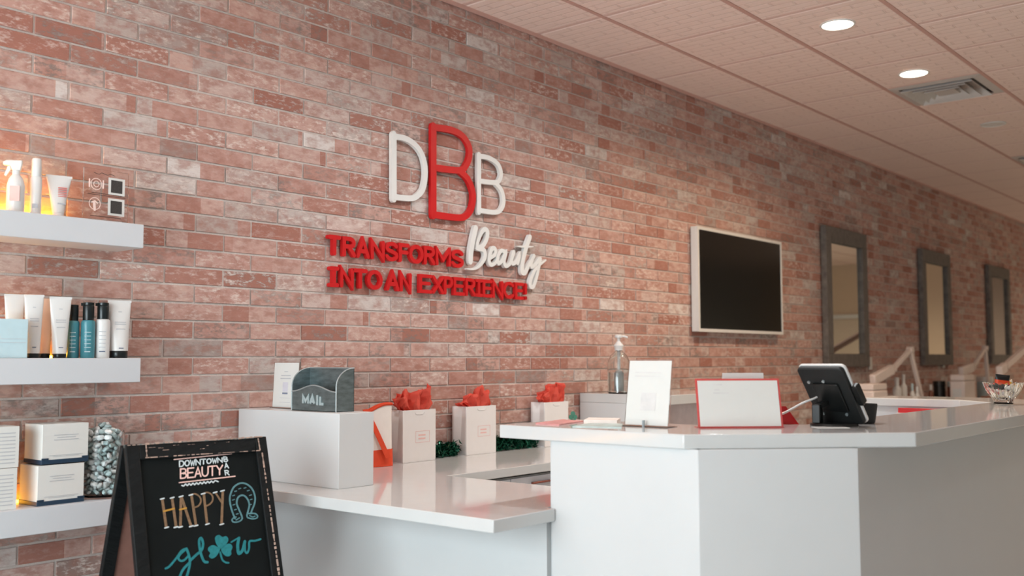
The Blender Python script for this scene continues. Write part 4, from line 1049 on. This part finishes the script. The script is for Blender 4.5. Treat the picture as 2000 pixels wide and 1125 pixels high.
# leaflets at the near end of the bar
def leaflet(pts, z0, z1, m_, name, label, cat='leaflet', extra=None):
    P = [P3(*p) for p in pts]; c = np.mean(P, axis=0)
    o = MB().slab([(p[0]-c[0], p[1]-c[1]) for p in P], 0, z1-z0).build(name, m_, None, loc=(c[0], c[1], ZH+z0)); tag(o, label, cat); return o
M_LPINK = mat('pink_cover', (214,150,148), .4, vary=.2, scale=18)
M_LMIX = mat('mint_cover', (186,204,200), .4, vary=.25, scale=22)
leaflet([(1046,828),(1092,831),(1140,824),(1100,821)], 0, .004, M_LPINK, 'booklet', 'pink printed booklet at the near end of the raised bar', 'booklet')
leaflet([(1118,834),(1214,836),(1216,829),(1150,828)], 0, .003, M_LMIX, 'leaflet', 'mint green leaflet beside the leaning white sheet on the bar')
leaflet([(1140,827),(1205,828),(1212,823),(1150,822)], .0, .012, mat('cream_leaflet', (238,228,220), .5), 'leaflet_stack', 'small stack of cream leaflets beside the mint leaflet', 'leaflets')
t = thing('shamrock_ornament', 'tiny green shamrock ornament beside the pink booklet', 'ornament', tuple(P3(1119, 821)), math.radians(-50))
q = MB()
for a in (90, 210, 330): q.prism([(.008*math.cos(math.radians(a))+.0085*math.cos(i*PI/6), .016+.008*math.sin(math.radians(a))+.0085*math.sin(i*PI/6)) for i in range(12)], (0,0,0), (1,0,0), (0,0,1), (0,-1,0), 0, .004)
q.box(-.010, .010, -.004, .004, 0, .004)
q.build('clover', mat('clover_green', (70,126,104), .5), t)

# crystal bowl of treats
BX, BY = 5.13, -2.225
t = thing('crystal_bowl', 'cut crystal bowl of treats on the far part of the bar', 'bowl', (BX, BY, ZH))
q = MB(); ns = 20
prof = [(.030,0),(.044,.003),(.040,.012),(.052,.030),(.074,.062),(.090,.098),(.085,.098),(.068,.062),(.046,.034),(.0,.026)]
vs = []; fs = []
for j in range(ns*2):
    a = PI*j/ns; k = 1.0 if j % 2 else .93
    for i, (r, z) in enumerate(prof): vs.append((r*(k if 2 < i < 6 else 1)*math.cos(a), r*(k if 2 < i < 6 else 1)*math.sin(a), z+(.006 if (j % 2 and i in (5,6)) else 0)))
n = len(prof)
for j in range(ns*2):
    k = (j+1) % (ns*2)
    for i in range(n-1): fs.append((j*n+i, k*n+i, k*n+i+1, j*n+i+1))
fs.append(tuple(j*n for j in range(ns*2-1,-1,-1)))
q.add(vs, fs).build('cut_glass', M_GLASS, t, smooth=False)
def packet(dx, dy, z, s, m_, label, rot, stripe=None):
    p = thing('treat_packet', label, 'packet', (BX+dx, BY+dy, ZH+z)); p.rotation_euler = rot
    def pk(u, v):
        a = 2*PI*u; e = math.sin(PI*min(max(v,.001),.999))**.5
        return (s[0]*math.cos(a)*(.92+.08*abs(2*v-1)), s[1]*math.sin(a)*e, s[2]*(2*v-1))
    MB().grid(pk, 16, 9, wrap=True).build('wrapper', m_, p)
    if stripe: MB().grid(lambda u, v: tuple(np.array(pk(u, .35+.3*v))*np.array([1.02,1.06,1])), 16, 4, wrap=True).build('stripe', stripe, p)
packet(-.016, .0, .104, (.038, .016, .036), M_BLACK, 'black treat packet with an orange stripe in the crystal bowl', (.1, .1, math.radians(-40)), mat('orange_stripe', (214,70,30), .4))
packet(.035, -.02, .092, (.03, .013, .022), mat('cream_wrapper', (238,226,206), .35), 'cream and yellow treat packet at the right of the bowl', (.5, .3, .3), mat('yellow_stripe', (236,178,60), .4))
packet(-.052, .030, .088, (.020, .010, .014), mat('dark_green_wrapper', (34,52,50), .3), 'dark green treat packet at the left rim of the bowl', (.9, .2, -.5))
packet(-.018, -.035, .074, (.03, .011, .014), mat('white_wrapper', (236,232,228), .3), 'white treat packet lying low in the bowl', (1.0, .4, -.3))
packet(.022, .03, .070, (.028, .012, .016), mat('blush_wrapper', (226,196,186), .35), 'blush treat packet at the back of the bowl', (.8, -.3, .8))

# ================================================================== MANICURE TABLES AND WHAT STANDS ON THEM
ZTB = .78
def table(x0, x1, y0, y1, label):
    t = thing('manicure_table', label, 'table', ((x0+x1)/2, (y0+y1)/2, 0), group='long white manicure tables')
    w, d_ = (x1-x0)/2, (y1-y0)/2
    MB().box(-w, w, -d_, d_, ZTB-.03, ZTB).build('table_top', M_LAM, t, bevel=.003)
    for sx in (-1, 1):
        for sy in (-1, 1): MB().box(sx*(w-.06)-.025, sx*(w-.06)+.025, sy*(d_-.06)-.025, sy*(d_-.06)+.025, 0, ZTB-.03).build('leg', M_LAM, t)
    return t
table(7.9, 12.1, -.66, -.08, 'long white manicure table against the brick wall below the mirrors')
table(9.6, 12.6, -1.30, -.80, 'second white manicure table standing out from the brick wall')
M_LAMP = mat('white_lamp_enamel', (226,212,206), .4, vary=.02)
def desk_lamp(base, elbow, end, head, label, r=.020):
    t = thing('desk_lamp', label, 'desk lamp', base, group='white folding desk lamps')
    B = np.array(base); e, n_, h_ = (np.array(p)-B for p in (elbow, end, head))
    MB().lathe([(0,0),(.075,0),(.078,.006),(.07,.018),(.025,.022),(0,.022)], 32, cap=False).build('base', M_LAMP, t)
    MB().bar((0,0,.02), e, r*2, r*1.6, up=(0,1,0)).build('lower_arm', M_LAMP, t, bevel=.004)
    MB().bar(e, n_, r*2, r*1.6, up=(0,1,0)).build('upper_arm', M_LAMP, t, bevel=.004)
    MB().tube([e+np.array([0,-.026,0]), e+np.array([0,.026,0])], .027, 20).build('elbow_joint', M_LAMP, t)
    MB().tube([n_+np.array([0,-.026,0]), n_+np.array([0,.026,0])], .024, 20).build('head_joint', M_LAMP, t)
    dh = h_-n_; L = np.linalg.norm(dh); dh /= L
    MB().bar(n_+dh*.03, h_, .09, .055, up=(0,1,0)).build('lamp_head', M_LAMP, t, bevel=.015, seg=3)
    return t
desk_lamp((9.57,-.4,ZTB), (9.235,-.4,HC+.075), (8.80,-.4,HC-.090), (8.31,-.4,HC-.180), 'nearest folding desk lamp, between the first and second mirrors')
desk_lamp((11.66,-.4,ZTB), (11.555,-.4,HC+.105), (11.10,-.4,HC-.090), (10.68,-.4,HC-.135), 'second folding desk lamp, in front of the farthest mirror')
desk_lamp((12.2,-1.0,ZTB), (11.5,-1.0,HC+.28), (9.98,-1.0,HC-.075), (9.75,-1.0,HC-.12), 'large pale lamp arm crossing the right edge above the bowl', .028)
def sbottle(px, ptop, w, m_, cap, label, y=-.4, shape='bottle', pw=None):
    p = on_wall(px, 760, y); top = on_wall(px, ptop, y)[2]
    t = thing('salon_bottle' if shape == 'bottle' else 'salon_jar', label, 'bottle' if shape == 'bottle' else 'jar', (p[0], y, ZTB), group='small bottles and jars on the manicure table')
    H = top-ZTB; r = w
    if shape == 'bottle':
        MB().lathe([(r*.94,0),(r,.004),(r,H*.68),(r*.5,H*.76),(r*.42,H*.78)], 20).build('body', m_, t)
        MB().lathe([(r*.5,H*.775),(r*.5,H*.99),(r*.42,H)], 16).build('cap', cap, t)
    else:
        MB().lathe([(r*.94,0),(r,.004),(r,H*.75),(r*.9,H*.8)], 24).build('body', m_, t)
        MB().lathe([(r*1.03,H*.80),(r*1.03,H*.97),(r*.95,H)], 24).build('lid', cap, t)
M_BRN = mat('brown_bottle', (120,70,52), .3); M_TLB = mat('teal_label', (56,104,110), .4)
sbottle(1683, 752, .022, M_WHPL, M_PINKINK, 'little white bottle at the near end of the manicure table', -.20)
sbottle(1694, 758, .034, M_PINKINK, M_WHPL, 'squat blush jar at the near end of the manicure table', -.42, 'jar')
sbottle(1752, 737, .038, M_WHPL, M_WHPL, 'wide white bottle just right of the nearest lamp box', -.34)
sbottle(1765, 731, .030, M_WHPL, M_WHPL, 'tallest slim white bottle under the nearest lamp arm', -.33)
sbottle(1782, 749, .020, M_WHPL, M_PALEB, 'little white bottle with pale cap under the nearest lamp', -.50)
sbottle(1791, 755, .020, M_WHPL, M_WHPL, 'little white bottle close to the nearest lamp base', -.52)
sbottle(1818, 751, .022, M_BRN, M_WHPL, 'little brown bottle left of the black jar', -.36)
sbottle(1835, 744, .055, M_BLACK, M_BLACK, 'round black jar below the middle mirror', -.36, 'jar')
sbottle(1861, 745, .050, M_BRN, M_PALEB, 'brown jar with a pale lid right of the black jar', -.38, 'jar')
sbottle(1880, 737, .040, M_BLACKMAT, M_TLB, 'dark bottle beside the second lamp box', -.25)
sbottle(1924, 735, .085, M_PALEB, M_WHPL, 'big pale canister beside the second lamp', -.30, 'jar')
def sbox(px0, px1, ptop, y, dp, m_, label, grp='boxes under the lamp heads'):
    a = on_wall(px0, 760, y); b = on_wall(px1, 760, y); top = on_wall(px0, ptop, y)[2]
    t = thing('nail_lamp_box', label, 'box', ((a[0]+b[0])/2, y, ZTB), group=grp); w = (b[0]-a[0])/2; H = top-ZTB
    MB().box(-w, w, 0, dp, 0, H*.82).build('housing', m_, t, bevel=.012, seg=3); MB().box(-w*.97, w*.97, .004, dp-.004, H*.83, H).build('lid', m_, t, bevel=.008)
    MB().box(-w-.001, -w+.002, dp*.2, dp*.8, H*.1, H*.6).build('hand_opening', M_WHPL, t)
sbox(1706, 1734, 750, -.62, .135, M_LAMP, 'pale box under the head of the nearest desk lamp')
sbox(1884, 1905, 732, -.62, .135, M_LAMP, 'pale box under the head of the second desk lamp')
t = thing('orange_dish', 'small orange dish beside the big pale canister', 'dish', (11.25, -.52, ZTB))
MB().lathe([(0,0),(.05,0),(.10,.09),(.095,.09),(.05,.012),(0,.01)], 24, cap=False).build('dish_wall', mat('orange_glaze', (190,110,60), .4), t)

# printed marks and fittings belong to the part they sit on
OWN = {'print': ('body', 'box_body', 'sheet'), 'label_print': ('body', 'bottle_body'), 'picture': ('sheet',), 'crimp': ('body',), 'logo_print': ('front_face',), 'handle_ribbon': ('front_face',),
       'front_rim': ('front_sheet',), 'back_rim': ('back_sheet',), 'code_panel': ('plate',), 'dark_square': ('plate',), 'ring_icon': ('plate',), 'round_icon': ('plate',), 'rule_line': ('plate',), 'heading_print': ('plate',),
       'screw_head': ('tablet_case',), 'card_slot': ('tablet_case',), 'outlet': ('plate',), 'stripe': ('wrapper',), 'tray_tab': ('base_tray',), 'white_note': ('panel',), 'spray_head': ('body',), 'trigger': ('spray_head',)}
for th in [o for o in list(COL.objects) if o.type == 'EMPTY' and o.parent is None]:
    kids = list(th.children); base = lambda o: o.name.split('.')[0]
    for c in kids:
        n_ = base(c); owners = OWN.get(n_, ())
        if n_.startswith('chalk_'): owners = ('writing_panel',)
        if n_ == 'letter' and base(th) == 'mail_holder': owners = ('front_sheet',)
        if n_ in ('spray_head', 'trigger'): continue
        for k in kids:
            if base(k) in owners and k is not c: c.parent = k; break
